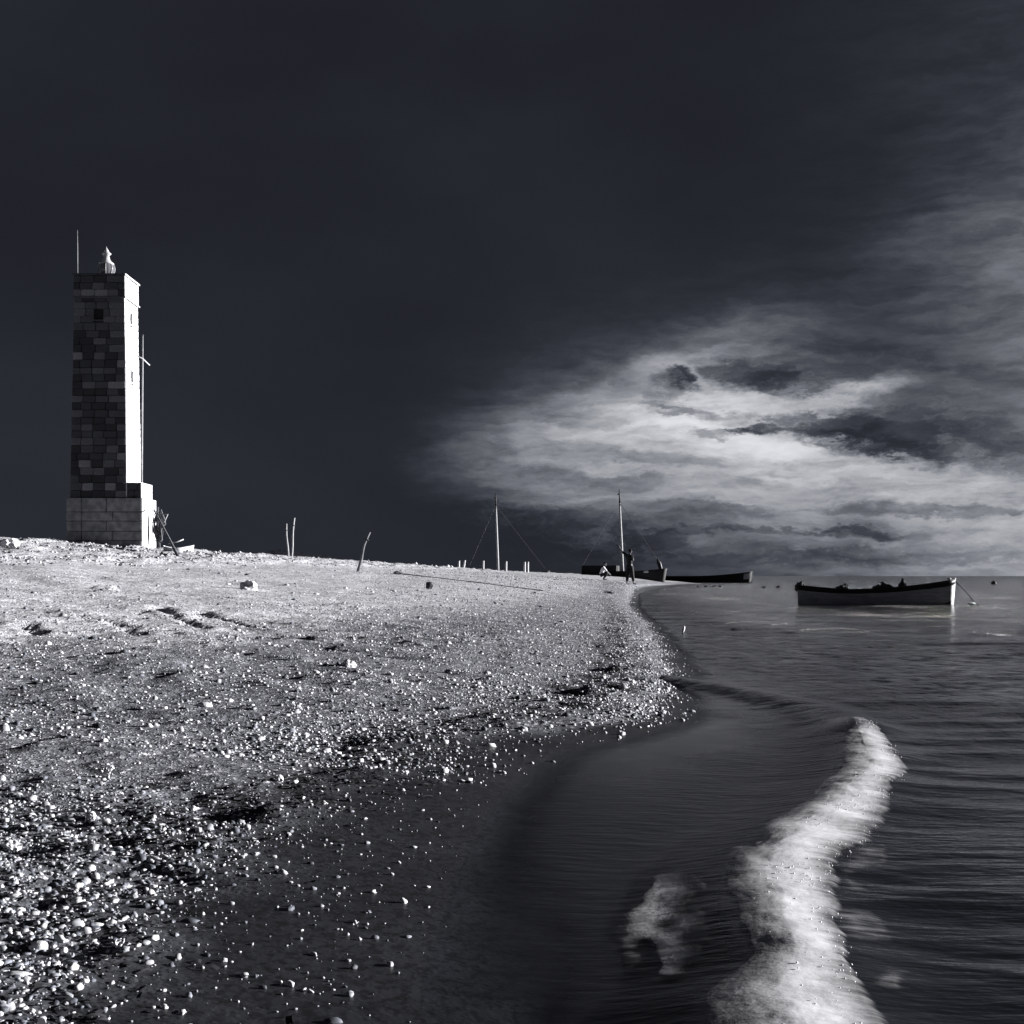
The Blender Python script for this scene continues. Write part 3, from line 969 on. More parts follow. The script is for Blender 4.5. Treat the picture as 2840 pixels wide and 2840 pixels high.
# ------------------------------------------------------------------ larger shells, coral lumps and rocks
def shell_mesh(kind, r, seed):
    m = M()
    rn = random.Random(seed)
    if kind == 'dome':        # a clam valve: ribbed dome
        n, k = 22, 8
        for i in range(k + 1):
            ph = PI / 2 * i / k
            for j in range(n):
                th = 2 * PI * j / n
                rb = 1 + .05 * math.cos(j * PI) * math.cos(ph)
                rr = math.cos(ph) * rb
                m.v.append((r * rr * math.cos(th) * 1.05, r * rr * math.sin(th) * .85, r * .62 * math.sin(ph) ** .9))
        for i in range(k):
            for j in range(n):
                a_ = i * n + j; b_ = i * n + (j + 1) % n
                m.f.append((a_, b_, b_ + n, a_ + n))
        m.f.append(tuple(reversed(range(n))))
    elif kind == 'conch':
        pts, rad = [], []
        for i in range(26):
            u = i / 25
            th = u * 5.2 * PI
            rr = r * .38 * (1 - u) ** 1.1
            pts.append((r * (-.5 + 1.3 * u), rr * math.cos(th), r * .35 + rr * math.sin(th)))
            rad.append(max(.03 * r, r * .42 * (1 - u) ** .9))
        m.tube(pts, rad, 9)
    elif kind == 'branch':
        def grow(p, d, L_, rr, dep):
            q_ = p + d * L_
            m.tube([p, (p + q_) / 2 + Vector((rn.uniform(-.1, .1), rn.uniform(-.1, .1), 0)) * L_, q_], [rr, rr * .9, rr * .72], 7)
            if dep:
                for _ in range(rn.choice((2, 3))):
                    e = (d + Vector((rn.uniform(-.9, .9), rn.uniform(-.9, .9), rn.uniform(-.2, .6)))).normalized()
                    grow(q_, e, L_ * .72, rr * .72, dep - 1)
        for _ in range(4):
            grow(Vector((0, 0, r * .1)), Vector((rn.uniform(-1, 1), rn.uniform(-1, 1), rn.uniform(.15, .8))).normalized(), r * .55, r * .13, 2)
    else:
        m.rock((0, 0, r * .25), (r, r * .8, r * .65), seed, 3, .35)
    return m


THINGS = [  # xd, yd(base), width in enlarged px, kind, name, label, category, z-scale, material
    (173, 1546, 26, 'rock', 'coral_lump', 'upright pale wedge of coral with black shadow to its left, among the left shingle', 'coral', 1.5, 'coral'),
    (24, 1600, 44, 'rock', 'coral_lump', 'biggest angular white coral block at the left edge of the shingle', 'coral', 1.0, 'coral'),
    (147, 1700, 26, 'dome', 'clam_shell', 'round white clam valve above the dark hollow at lower left', 'shell', 1.2, 'coral'),
    (182, 1750, 40, 'dome', 'clam_shell', 'broad white scalloped shell at the right rim of the left shingle', 'shell', .8, 'coral'),
    (74, 1788, 36, 'dome', 'clam_shell', 'tall white domed shell in the bottom left shingle beside a dark hollow', 'shell', 1.3, 'coral'),
    (99, 1762, 14, 'rock', 'white_pebble', 'small brilliant white pebble alone in the bottom left hollow', 'pebble', 1.0, 'coral'),
    (118, 1800, 26, 'conch', 'conch_shell', 'lumpy whelk shell just right of the tall domed shell', 'shell', 1.0, 'coral'),
    (57, 1690, 30, 'rock', 'coral_lump', 'wedge of white coral at the left end of the long dark hollow', 'coral', 1.0, 'coral'),
    (224, 1790, 40, 'branch', 'coral_branch', 'stubby three-armed coral branch right of the bottom shingle', 'coral', .8, 'coral'),
    (204, 1470, 46, 'branch', 'coral_branch', 'bleached branching coral at the top of the left shingle', 'coral', 1.0, 'coral'),
    (528, 1474, 22, 'conch', 'conch_shell', 'pale conch with a long black shadow on the tide line, left of centre', 'shell', 1.2, 'coral'),
    (385, 1333, 30, 'dome', 'clam_shell', 'rounded pale clam valve ringed with shadow on the grey sand', 'shell', 1.0, 'coral'),
    (554, 1340, 28, 'branch', 'coral_branch', 'forked white coral with a dark shadow in mid beach', 'coral', 1.1, 'coral'),
    (655, 1258, 38, 'rock', 'coral_lump', 'jagged white coral lump in mid beach with shadow streaming left', 'coral', 1.0, 'coral'),
    (712, 1262, 0, 'rock', 'coral_lump', '', '', 1.0, 'coral'),
    (590, 1206, 28, 'rock', 'dark_stone', 'low dark stone on the grey shingle above the white coral lumps', 'stone', .7, 'rock_dark'),
    (1256, 2100, 0, 'rock', 'x', '', '', 1, 'coral'),
    (466, 1112, 44, 'rock', 'white_boulder', 'white boulder with the longest shadow on the smooth upper sand', 'boulder', 1.15, 'coral_far'),
    (16, 1030, 44, 'rock', 'white_boulder', 'half-lit boulder on the crest at the far left edge', 'boulder', .9, 'coral_far'),
    (750, 1083, 18, 'rock', 'dark_stone', 'dark stone at the inland end of the long dark line', 'stone', .8, 'rock_dark'),
    (1147, 1119, 24, 'rock', 'dark_stone', 'dark flat stone lying below the standing man', 'stone', .35, 'rock_dark'),
]
si = 0
for xd, yd, wpx, kind, name, label, cat, zs, mt in THINGS:
    if wpx == 0:
        continue
    si += 1
    p = hit(xd, yd)
    r = wpx / 2 * K / F * p.y
    o = shell_mesh(kind, r, 40 + si).build(name, MT[mt], smooth=kind in ('dome', 'conch', 'branch'))
    o.location = (p.x, p.y, p.z - .12 * r * zs)
    o.scale = (1, 1, zs)
    o.rotation_euler = (0, 0, si * 1.3)
    tag(o, label, cat, 'shells and coral pieces lying on the beach' if mt == 'coral' else None)

# the upright dark slab
p = hit(810, 1111)
m = M()
r = 8.5 * K / F * p.y
m.rock((0, 0, r * .8), (r, r * .45, r * 1.15), 5, 3, .25)
o = m.build('stone_slab', MT['rock_dark'])
o.location = p + Vector((0, 0, -.05 * r))
tag(o, 'dark upright slab of stone standing alone in the middle of the upper sand', 'stone')

# white stones along the skyline
SKL = ['white stone on the skyline nearest the crooked stick', 'largest white stone on the skyline right of the crooked stick', 'white stone touching the left side of the largest skyline stone',
       'white stone touching the right side of the largest skyline stone', 'second white skyline stone from the crooked stick', 'white skyline stone just left of the two leaning posts',
       'tiny white skyline stone at the foot of the first leaning post', 'tiny white skyline stone midway between the crooked stick and the first post', 'flattish white skyline stone left of the tight cluster',
       'tiny white skyline stone just right of the two leaning posts', 'last tiny white skyline stone before the lone post']
for i, (xd, w_) in enumerate(((785, 6), (845, 8), (838, 4), (852, 5), (806, 4), (862, 4), (868, 3), (815, 3), (822, 5), (878, 3), (895, 3))):
    Yb = 96 + i
    p = pix(xd, 1070, Yb)
    z = gz(p.x, Yb)
    r = w_ / 2 * K / F * Yb
    m = M().rock((0, 0, r * .7), (r, r, r * 1.1), 70 + i, 2, .3)
    o = m.build('white_stone', MT['coral_far'])
    o.location = (p.x, Yb, z)
    tag(o, SKL[i], 'stone', 'white stones on the far skyline')

# ------------------------------------------------------------------ the stone light tower
TX, TYc, TZ0 = -16.68, 56.14, 2.0
Z_PL, Z_AN, Z_CO, Z_TOP = 4.01, 4.63, 12.09, 13.07
tower = empty('light_tower', (TX, TYc, TZ0), 'tall square tapering stone beacon tower with sunlit right side and lantern on top', 'tower')


def hw(z):
    return 1.14 + (1.0 - 1.14) * (z - Z_PL) / (Z_TOP - Z_PL)


def loc(x, y, z):
    return (x - TX, y - TYc, z - TZ0)


def frustum(z0, z1, h0, h1, inset=0.0):
    a, b_ = h0 - inset, h1 - inset
    vs = [(-a, -a, z0 - TZ0), (a, -a, z0 - TZ0), (a, a, z0 - TZ0), (-a, a, z0 - TZ0), (-b_, -b_, z1 - TZ0), (b_, -b_, z1 - TZ0), (b_, b_, z1 - TZ0), (-b_, b_, z1 - TZ0)]
    fs = [(3, 2, 1, 0), (4, 5, 6, 7), (0, 1, 5, 4), (1, 2, 6, 5), (2, 3, 7, 6), (3, 0, 4, 7)]
    return M().add(vs, fs)


core = frustum(Z_PL, Z_TOP - .07, hw(Z_PL), hw(Z_TOP), .16)
core.build('mortar_core', MT['mortar'], tower)

# shared unit stones: one mesh per tone
def unit_stone(mt, seed):
    rn = random.Random(seed)
    bm = bmesh.new()
    bmesh.ops.create_cube(bm, size=1)
    bmesh.ops.bevel(bm, geom=bm.edges[:], offset=.045, segments=1, affect='EDGES')
    for v in bm.verts:
        v.co += Vector((rn.uniform(-.012, .012), rn.uniform(-.03, .03), rn.uniform(-.018, .018)))
    me = bpy.data.meshes.new('stone')
    bm.to_mesh(me); bm.free()
    me.materials.append(mt)
    return me


UN = [[unit_stone(MT['stones'][t_], 10 * t_ + k_) for k_ in range(2)] for t_ in range(5)]
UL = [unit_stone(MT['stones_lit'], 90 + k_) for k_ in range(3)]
rs = random.Random(21)
GAP = .018


def put_stone(me, cx, cy, cz, dx, dy, dz, face, name='stone'):
    o = bpy.data.objects.new(name, me)
    C.objects.link(o)
    o.parent = tower
    if face == 'front':
        o.location = loc(cx, cy, cz); o.scale = (dx, dy, dz)
    else:
        o.location = loc(cx, cy, cz); o.rotation_euler = (0, 0, PI / 2); o.scale = (dy, dx, dz)
    return o


WIN_F = (-.20, .17, 11.20, 11.66)        # front window: x0,x1 about axis, z0,z1
WIN_S = [(-.15, .15, 11.18, 11.64), (-.15, .15, 8.80, 9.30)]
rest = M()
zc = Z_PL
courses = []
while zc < Z_CO - .12:
    h_ = rs.choice((.27, .29, .30, .31))
    h_ = min(h_, Z_CO - zc)
    courses.append((zc, zc + h_)); zc += h_
for z0 in (Z_CO + .06, Z_CO + .34, Z_CO + .62):
    courses.append((z0, z0 + .28))
for ci, (z0, z1) in enumerate(courses):
    par = z0 > Z_CO
    zm = (z0 + z1) / 2
    a = hw(zm) + (.03 if par else 0)
    # front
    for face in ('front', 'side', 'back', 'left'):
        # cuts along the face
        cuts = [-a + .0]
        x = -a
        first = rs.uniform(.25, .5)
        x += first
        while x < a - .24:
            cuts.append(x); x += rs.uniform(.42, .56) if face == 'front' else rs.uniform(.6, .85)
        cuts.append(a)
        wins = []
        if face == 'front': wins = [WIN_F]
        if face == 'side': wins = WIN_S
        for w in wins:
            if w[2] < zm < w[3]:
                cuts = [c_ for c_ in cuts if c_ < w[0] - .12 or c_ > w[1] + .12]
                cuts += [w[0], w[1]]
                cuts.sort()
        for c0, c1 in zip(cuts[:-1], cuts[1:]):
            if any(w[2] < zm < w[3] and c0 >= w[0] - .001 and c1 <= w[1] + .001 for w in wins):
                continue
            mid = (c0 + c1) / 2; ln = c1 - c0 - GAP; hh = z1 - z0 - GAP
            dep_ = .20
            pr_ = rs.uniform(-.004, .016)
            if face == 'front':
                u = rs.random()
                u = min(.99, .64 + u * .3) if 10.9 < zm < 11.95 else u
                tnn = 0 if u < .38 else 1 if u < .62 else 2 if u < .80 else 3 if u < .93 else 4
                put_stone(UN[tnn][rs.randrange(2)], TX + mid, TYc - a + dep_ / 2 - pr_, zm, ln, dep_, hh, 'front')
            elif face == 'side':
                if c0 < -a + .21:      # the corner belongs to the front course
                    c0_ = -a + .21
                    ln = c1 - c0_ - GAP; mid = (c0_ + c1) / 2
                    if ln < .06: continue
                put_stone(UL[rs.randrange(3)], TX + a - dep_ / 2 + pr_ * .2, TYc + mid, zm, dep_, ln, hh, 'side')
            elif face == 'back':
                rest.box((mid - ln / 2, a - dep_ + pr_, zm - hh / 2 - TZ0), (mid + ln / 2, a + pr_, zm + hh / 2 - TZ0), .01)
            else:
                c0_ = max(c0, -a + .21); c1_ = min(c1, a - .21)
                if c1_ - c0_ < .08: continue
                rest.box((-a - pr_, c0_, zm - hh / 2 - TZ0), (-a + dep_ - pr_, c1_ - GAP, zm + hh / 2 - TZ0), .01)
o = rest.build('rear_stone', MT['stones'][2], tower)
o['kind'] = 'stuff'
# pale skin on the right side of the corner stones, sunlight painted in
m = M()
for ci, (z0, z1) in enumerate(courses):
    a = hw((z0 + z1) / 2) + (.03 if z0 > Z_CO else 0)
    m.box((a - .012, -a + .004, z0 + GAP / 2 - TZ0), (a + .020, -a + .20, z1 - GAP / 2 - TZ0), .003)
m.build('corner_sunlit_skin', MT['stones_lit'], tower)
# string course and cap slabs
a = hw(Z_CO)
M().box((-a - .06, -a - .06, Z_CO - TZ0), (a + .06, a + .06, Z_CO + .055 - TZ0), .012).build('string_course', MT['stones'][2], tower)
M().box((a + .045, -a - .055, Z_CO - TZ0 + .004), (a + .075, a + .055, Z_CO + .05 - TZ0), .004).build('string_course', MT['stones_lit'], tower)  # pale strip on the right edge, sunlight put into its colour
a = hw(Z_TOP)
M().box((-a - .07, -a - .07, Z_TOP - .07 - TZ0), (a + .07, a + .07, Z_TOP - TZ0), .012).build('cap_slab', MT['stones'][1], tower)
M().box((a + .055, -a - .065, Z_TOP - .066 - TZ0), (a + .09, a + .065, Z_TOP - .004 - TZ0), .004).build('cap_slab', MT['stones_lit'], tower)  # cap slab's right edge gets the same painted sunlight


# windows: recessed dark panels with sills
def window(face, w):
    a = hw((w[2] + w[3]) / 2)
    m = M(); s_ = M()
    if face == 'front':
        m.box((w[0] - .02, -a + .15, w[2] - TZ0 - .02), (w[1] + .02, -a + .155 + .02, w[3] - TZ0 + .02))
        s_.box((w[0] - .04, -a - .02, w[2] - TZ0 - .03), (w[1] + .04, -a + .14, w[2] - TZ0 + .012), .005)
    else:
        m.box((a - .175, w[0] - .02, w[2] - TZ0 - .02), (a - .15, w[1] + .02, w[3] - TZ0 + .02))
        s_.box((a - .14, w[0] - .03, w[2] - TZ0 - .03), (a + .02, w[1] + .03, w[2] - TZ0 + .01), .005)
    wo = m.build('window', MT['dark_void'], tower)
    s_.build('sill', MT['stones'][2] if face == 'front' else MT['stones_lit'], wo)


window('front', WIN_F)
for w in WIN_S:
    window('side', w)

# plinth: big squared blocks on a core, stepped annex on the right
PX0, PX1, PY0, PY1 = -17.94, -14.90, 54.93, 57.15
M().box(loc(PX0 + .1, PY0 + .1, 1.6), loc(PX1 - .1, PY1 - .1, Z_PL - .012)).build('plinth_core', MT['mortar'], tower)
rows_p = [(1.75, 2.28), (2.28, 2.66), (2.66, 3.07), (3.07, 3.44), (3.44, Z_PL)]
for ri, (z0, z1) in enumerate(rows_p):
    xs = [PX0, PX0 + .61, PX0 + 1.62 + .25 * (ri % 2), PX1] if ri else [PX0, PX0 + .4, PX0 + 1.4, PX0 + 2.3, PX1]
    for x0, x1 in zip(xs[:-1], xs[1:]):
        pr_ = rs.uniform(-.012, .012)
        M().box(loc(x0 + .008, PY0 - pr_, z0 + .008), loc(x1 - .008, PY0 + .3, z1 - .008), .018).build('block', MT['plinth'], tower)
    ys = [PY0 + .305, PY0 + 1.2 + .3 * (ri % 2), PY1]
    for y0, y1 in zip(ys[:-1], ys[1:]):
        M().box(loc(PX1 - .3, y0 + .005, z0 + .005), loc(PX1 + .0, y1 - .005, z1 - .005), .006).build('block', MT['stones_lit'], tower)  # right-hand blocks use the sunlit copy of the stone
    M().box(loc(PX1 - .02, PY0 + .012, z0 + .006), loc(PX1 + .018, PY0 + .30, z1 - .006), .004).build('corner_sunlit_skin', MT['stones_lit'], tower)  # pale facing that paints sunlight onto the plinth corner
    M().box(loc(PX0, PY0 + .305, z0 + .005), loc(PX0 + .3, PY1 - .01, z1 - .005), .01).build('block', MT['plinth'], tower)
AX1 = -14.955
for z0, z1 in ((Z_PL, 4.32), (4.32, Z_AN)):
    for x0, x1 in ((TX + 1.15, TX + 1.15 + .30), (TX + 1.15 + .30, AX1)) if z0 == Z_PL else ((TX + 1.145, TX + 1.15 + .42), (TX + 1.15 + .42, AX1)):
        M().box(loc(x0 + .008, 55.02, z0 + .008), loc(x1 - .008, 55.4, z1 - .008), .012).build('block', MT['stones'][1], tower)
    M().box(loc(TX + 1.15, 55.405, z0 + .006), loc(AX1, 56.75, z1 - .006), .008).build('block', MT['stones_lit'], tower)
    M().box(loc(AX1 - .012, 55.03, z0 + .006), loc(AX1 + .014, 55.4, z1 - .006), .004).build('corner_sunlit_skin', MT['stones_lit'], tower)  # annex corner with sunlight painted on in the same way

# lantern on the roof
lan = empty('lantern', (TX, TYc, Z_TOP), 'small round white lantern with ribbed glass and pointed cap on top of the tower', 'lantern')
M().lathe([(.22, 0), (.24, .02), (.24, .07), (.17, .09), (.17, .12)], 24).build('base', MT['metal_white'], lan, True)
M().lathe([(.20, .12), (.27, .20), (.315, .32), (.325, .44), (.30, .55), (.24, .62)], 24).build('glass', MT['glass'], lan, True)
for k_ in range(8):
    a = 2 * PI * k_ / 8 + .2
    M().tube([(r_ * math.cos(a), r_ * math.sin(a), z_) for r_, z_ in ((.21, .11), (.285, .20), (.33, .32), (.34, .44), (.315, .55), (.25, .64))], .014, 6).build('rib', MT['metal_white'], lan, True)
M().lathe([(.31, .60), (.30, .64), (.20, .72), (.14, .82), (.13, .90)], 24).build('roof', MT['metal_white'], lan, True)
M().lathe([(.12, .88), (.12, .98), (.18, 1.0), (.20, 1.04), (.14, 1.09)], 20).build('ventilator', MT['metal_white'], lan, True)
M().lathe([(.13, 1.08), (.085, 1.18), (.02, 1.28), (.004, 1.34)], 16).build('spike', MT['metal_white'], lan, True)

# lightning rod on the near left corner
p = pix(146.6, 515, 55.25)
rod = empty('lightning_rod', (p.x, 55.25, Z_TOP), 'thin pale rod standing on the left front corner of the tower roof', 'rod')
M().tube([(0, 0, 0), (0, 0, .9), (-.01, 0, 1.78)], [.017, .013, .007], 6).build('rod', MT['pole'], rod, True)
M().lathe([(.05, 0), (.05, .02), (.02, .05)], 10).build('foot', MT['iron'], rod, True)

# flagpole on the annex
fp = empty('flagpole', (-14.99, 55.25, Z_AN), 'slender pale flagpole with a short crossarm on the ledge right of the tower', 'flagpole')
M().tube([(0, 0, 0), (.02, 0, 2.5), (.04, 0, 4.5), (.05, 0, 5.95)], [.042, .036, .028, .018], 8).build('pole', MT['pole'], fp, True)
M().tube([(-.17, -.22, 5.12), (.04, .0, 5.02), (.24, .32, 4.80)], [.022, .028, .022], 6).build('crossarm', MT['post'], fp, True)
M().lathe([(.03, 5.93), (.035, 5.97), (.01, 6.02)], 8, (.05, 0, 0)).build('truck', MT['iron'], fp, True)

# gear beside the plinth: coils of net and line, a leaning spar, a small white dinghy
gx = pix(300, 1000, 56.0).x
zb = gz(gx, 56.0)
coil = empty('net_bundle', (gx, 56.0, zb), 'dark bundle of nets and looped line hanging by the right side of the plinth', 'fishing gear')
m = M()
for i in range(9):
    cz = 1.15 + .10 * math.sin(i * 2.1); rr = .34 + .05 * math.sin(i * 1.7)
    m.tube([(.05 * math.sin(i) + .5 * rr * math.cos(a) - .05, .06 * math.cos(i * 1.3), cz - .1 + 1.35 * rr * math.sin(a)) for a in np.linspace(0, 2 * PI, 22)], .02, 6, False)
m.build('coil', MT['tarred'], coil, True)
M().rock((-.04, .02, .75), (.17, .16, .42), 12, 3, .8).build('net', MT['net'], coil)
M().tube([(.10, -.05, 1.75), (.26, -.1, 1.35), (.30, -.1, 1.15), (.19, -.1, 1.05), (.12, -.08, .9), (.16, -.1, .5), (.08, -.1, .42)], .018, 6).build('line', MT['rope'], coil, True)
M().tube([(.05, 0, 0), (-.02, 0, .9), (-.03, 0, 1.85)], [.035, .03, .025], 7).build('stake', MT['bark'], coil, True)

p0 = pix(290, 960, 55.6); p1 = hit(338, 1051)
sp = empty('leaning_spar', p1, 'long dark spar leaning from the sand against the plinth of the tower', 'spar')
d0 = Vector(p0) - p1
M().tube([(0, 0, -.05), d0 * .5 + Vector((0, 0, -.02)), d0], [.05, .04, .032], 8).build('pole', MT['bark'], sp, True)
M().tube([d0 * .93 + Vector((-.12, 0, .06)), d0 * .86, d0 * .70 + Vector((.30, 0, .22)), d0 * .62 + Vector((.10, 0, .05))], .02, 6).build('lashing', MT['rope'], sp, True)


# ------------------------------------------------------------------ boats
def hull_fn(Lh, beam, sheer, keel, stern_w=.5, flare=.6, rake=0.0, rake_s=0.0):
    """returns f(t, v, side, off) -> local point; x runs stern (-) to bow (+)"""
    def f(t, v, side, off=0.0):
        b_ = beam / 2 * (stern_w + (1 - stern_w) * math.sin(min(1, t / .45) * PI / 2)) if t < .45 else beam / 2 * max(.012, math.cos((t - .45) / .55 * PI / 2) ** .75)
        zs, zk = sheer(t), keel(t)
        th = v * PI / 2
        y = b_ * math.cos(th) ** flare if v < .999 else 0.0
        z = zs - (zs - zk) * math.sin(th) ** 1.25
        x = -Lh / 2 + Lh * t
        x += rake * sst(np.array(t), .8, 1) * (1 - v) ** 1.0 - rake_s * (1 - sst(np.array(t), 0, .15)) * (1 - v)
        return Vector((float(x), side * (y + off * (1 if y > .02 else .3)), z))
    return f


def hull_band(f, v0, v1, nt=34, nv=8, off=0.0, t0=0.0, t1=1.0):
    m = M()
    for side in (-1, 1):
        o = len(m.v)
        for i in range(nt + 1):
            for j in range(nv + 1):
                m.v.append(tuple(f(t0 + (t1 - t0) * i / nt, v0 + (v1 - v0) * j / nv, side, off)))
        for i in range(nt):
            for j in range(nv):
                a = o + i * (nv + 1) + j
                fc = (a, a + 1, a + nv + 2, a + nv + 1)
                m.f.append(fc if side > 0 else fc[::-1])
    return m


def solid(o, th):
    md = o.modifiers.new('thickness', 'SOLIDIFY'); md.thickness = th; md.offset = -1
    return o


def transom(f):
    m = M()
    vs = [f(0, j / 10, -1) for j in range(11)] + [f(0, j / 10, 1) for j in reversed(range(10))]
    m.v = [tuple(p) for p in vs]
    m.f.append(tuple(range(len(vs))))
    return m


def rail(f, side, r, v=0.0, off=.012, t0=0, t1=1):
    return M().tube([f(t0 + (t1 - t0) * i / 30, v, side, off) for i in range(31)], r, 6)


# moored rowing boat
YB = 41.0
pa = pix(1508, 1141, YB); pb = pix(1794, 1141, YB)
LB = (pb.x - pa.x) * .975
boat = empty('rowing_boat', ((pa.x + pb.x) / 2, YB, 0), 'grey wooden rowing boat with black top strake moored broadside on the bay', 'boat', rz=math.radians(-18))
sh = lambda t: float(.44 + .30 * max(0, (t - .35) / .65) ** 1.9 + .13 * max(0, (.35 - t) / .35) ** 2)
kl = lambda t: float(-.16 + .16 * max(0, (t - .93) / .07) ** 2)
f = hull_fn(LB, 1.15, sh, kl, .5, .4, .06, .05)
solid(hull_band(f, 0.0, 1.0, 40, 14).build('hull', MT['hull_grey'], boat, True), .025)
transom(f).build('transom', MT['hull_black'], boat)
hull_band(f, 0.0, .17, 40, 3, .036).build('sheer_strake', MT['hull_black'], boat, True)
hull_band(f, .60, .98, 40, 5, .034, 0, .985).build('boot_top', MT['hull_black'], boat, True)
for s_ in (-1, 1):
    rail(f, s_, .026, 0, .03).build('gunwale', MT['hull_black'], boat, True)
for t_ in (.2, .42, .64):
    z_ = sh(t_) - .14
    x_ = -LB / 2 + LB * t_
    M().box((x_ - .11, -.5 * (.9 if t_ < .5 else .82), z_ - .015), (x_ + .11, .5 * (.9 if t_ < .5 else .82), z_ + .015), .004).build('thwart', MT['wood'], boat)
M().tube([(LB / 2 - .01, 0, -.14), (LB / 2 + .02, 0, .2), (LB / 2 + .045, 0, .55), (LB / 2 + .06, 0, .80)], [.022, .022, .022, .026], 8).build('stem_post', MT['hull_white'], boat, True)
M().lathe([(.05, 0), (.06, .03), (.04, .05)], 10, (LB / 2 - .10, 0, .745)).build('bow_cleat', MT['post'], boat, True)
M().box((-LB / 2 - .06, -.02, .0), (-LB / 2 + .0, .02, .5), .006).build('stern_post', MT['hull_black'], boat)
YB0 = YB; YB = YB - .72
mr_ = M().tube([(pb.x - .10, YB, .70), (pb.x + .22, YB - .05, .36), (pb.x + .40, YB - .1, .12), (pb.x + .62, YB - .15, -.05)], .013, 6).build('mooring_line', MT['tarred'], None, True)
tag(mr_, 'dark mooring line running from the bow of the rowing boat into the water', 'rope')
mb = M().rock((0, 0, .02), (.16, .12, .05), 4, 2, .3).build('mooring_float', MT['hull_white'], None, True)
mb.location = (pb.x + .34, YB - .1, .02)
tag(mb, 'small white float on the water where the mooring line enters', 'float')
YB = YB0
for i, (xd, w_, h_, lab) in enumerate(((1521, 22, .10, 'small dark net heap on the stern of the rowing boat'),
                                      (1592, 30, .10, 'low dark heap of net just aft of the middle of the rowing boat'),
                                      (1668, 40, .13, 'largest dark heap of net forward of the middle of the rowing boat'),
                                      (1697, 16, .15, 'small peaked dark bundle nearest the bow of the rowing boat'))):
    x_ = pix(xd, 1100, YB).x
    t_ = (x_ - pa.x) / LB
    r = w_ / 2 * K / F * YB
    o = M().rock((0, 0, 0), (r, .3, h_ + .12), 60 + i, 3, .7).build('net_heap', MT['net'])
    o.location = (x_, YB - .325 * (x_ - (pa.x + pb.x) / 2), sh(t_) - .03)
    tag(o, lab, 'net')
bu = M().lathe([(.02, -.15), (.17, -.12), (.26, .0), (.27, .14), (.20, .27), (.06, .33), (.03, .38)], 18).build('mooring_buoy', MT['hull_black'], None, True)
bu.location = pix(1875, 1107, 140); bu.location.z = .02
tag(bu, 'round black buoy floating alone near the right edge below the horizon', 'buoy')

# long low pirogue lying off the spit
YP = 181.0
pa = pix(1208, 1099, YP); pb = pix(1416, 1099, YP)
LP = pb.x - pa.x
pir = empty('pirogue', ((pa.x + pb.x) / 2, YP, 0), 'long low black pirogue with sunlit bow lying off the sand spit', 'boat')
sh2 = lambda t: float(.82 + .62 * max(0, (t - .4) / .6) ** 2.4 + .3 * max(0, (.2 - t) / .2) ** 2)
kl2 = lambda t: float(-.2 + .2 * max(0, (t - .94) / .06) ** 2)
f = hull_fn(LP, 1.7, sh2, kl2, .1, .5, .25, .2)
solid(hull_band(f, 0, 1, 40, 10).build('hull', MT['hull_black'], pir, True), .04)
for s_ in (-1, 1):
    rail(f, s_, .045).build('gunwale', MT['hull_black'], pir, True)
m = hull_band(f, .10, .45, 10, 4, .06, .925, .992)  # white patch on the black bow, sunlight put into its colour
m.build('bow_sunlit_patch', MT['hull_white'], pir, True)
M().tube([f(1, v_, 1) + Vector((.03, 0, 0)) for v_ in (0, .3, .6, .95)], .06, 6).build('stem_post', MT['hull_black'], pir, True)
for t_ in (.2, .4, .6, .8):
    x_ = -LP / 2 + LP * t_
    M().box((x_ - .12, -.5, sh2(t_) - .16), (x_ + .12, .5, sh2(t_) - .12)).build('thwart', MT['wood'], pir)


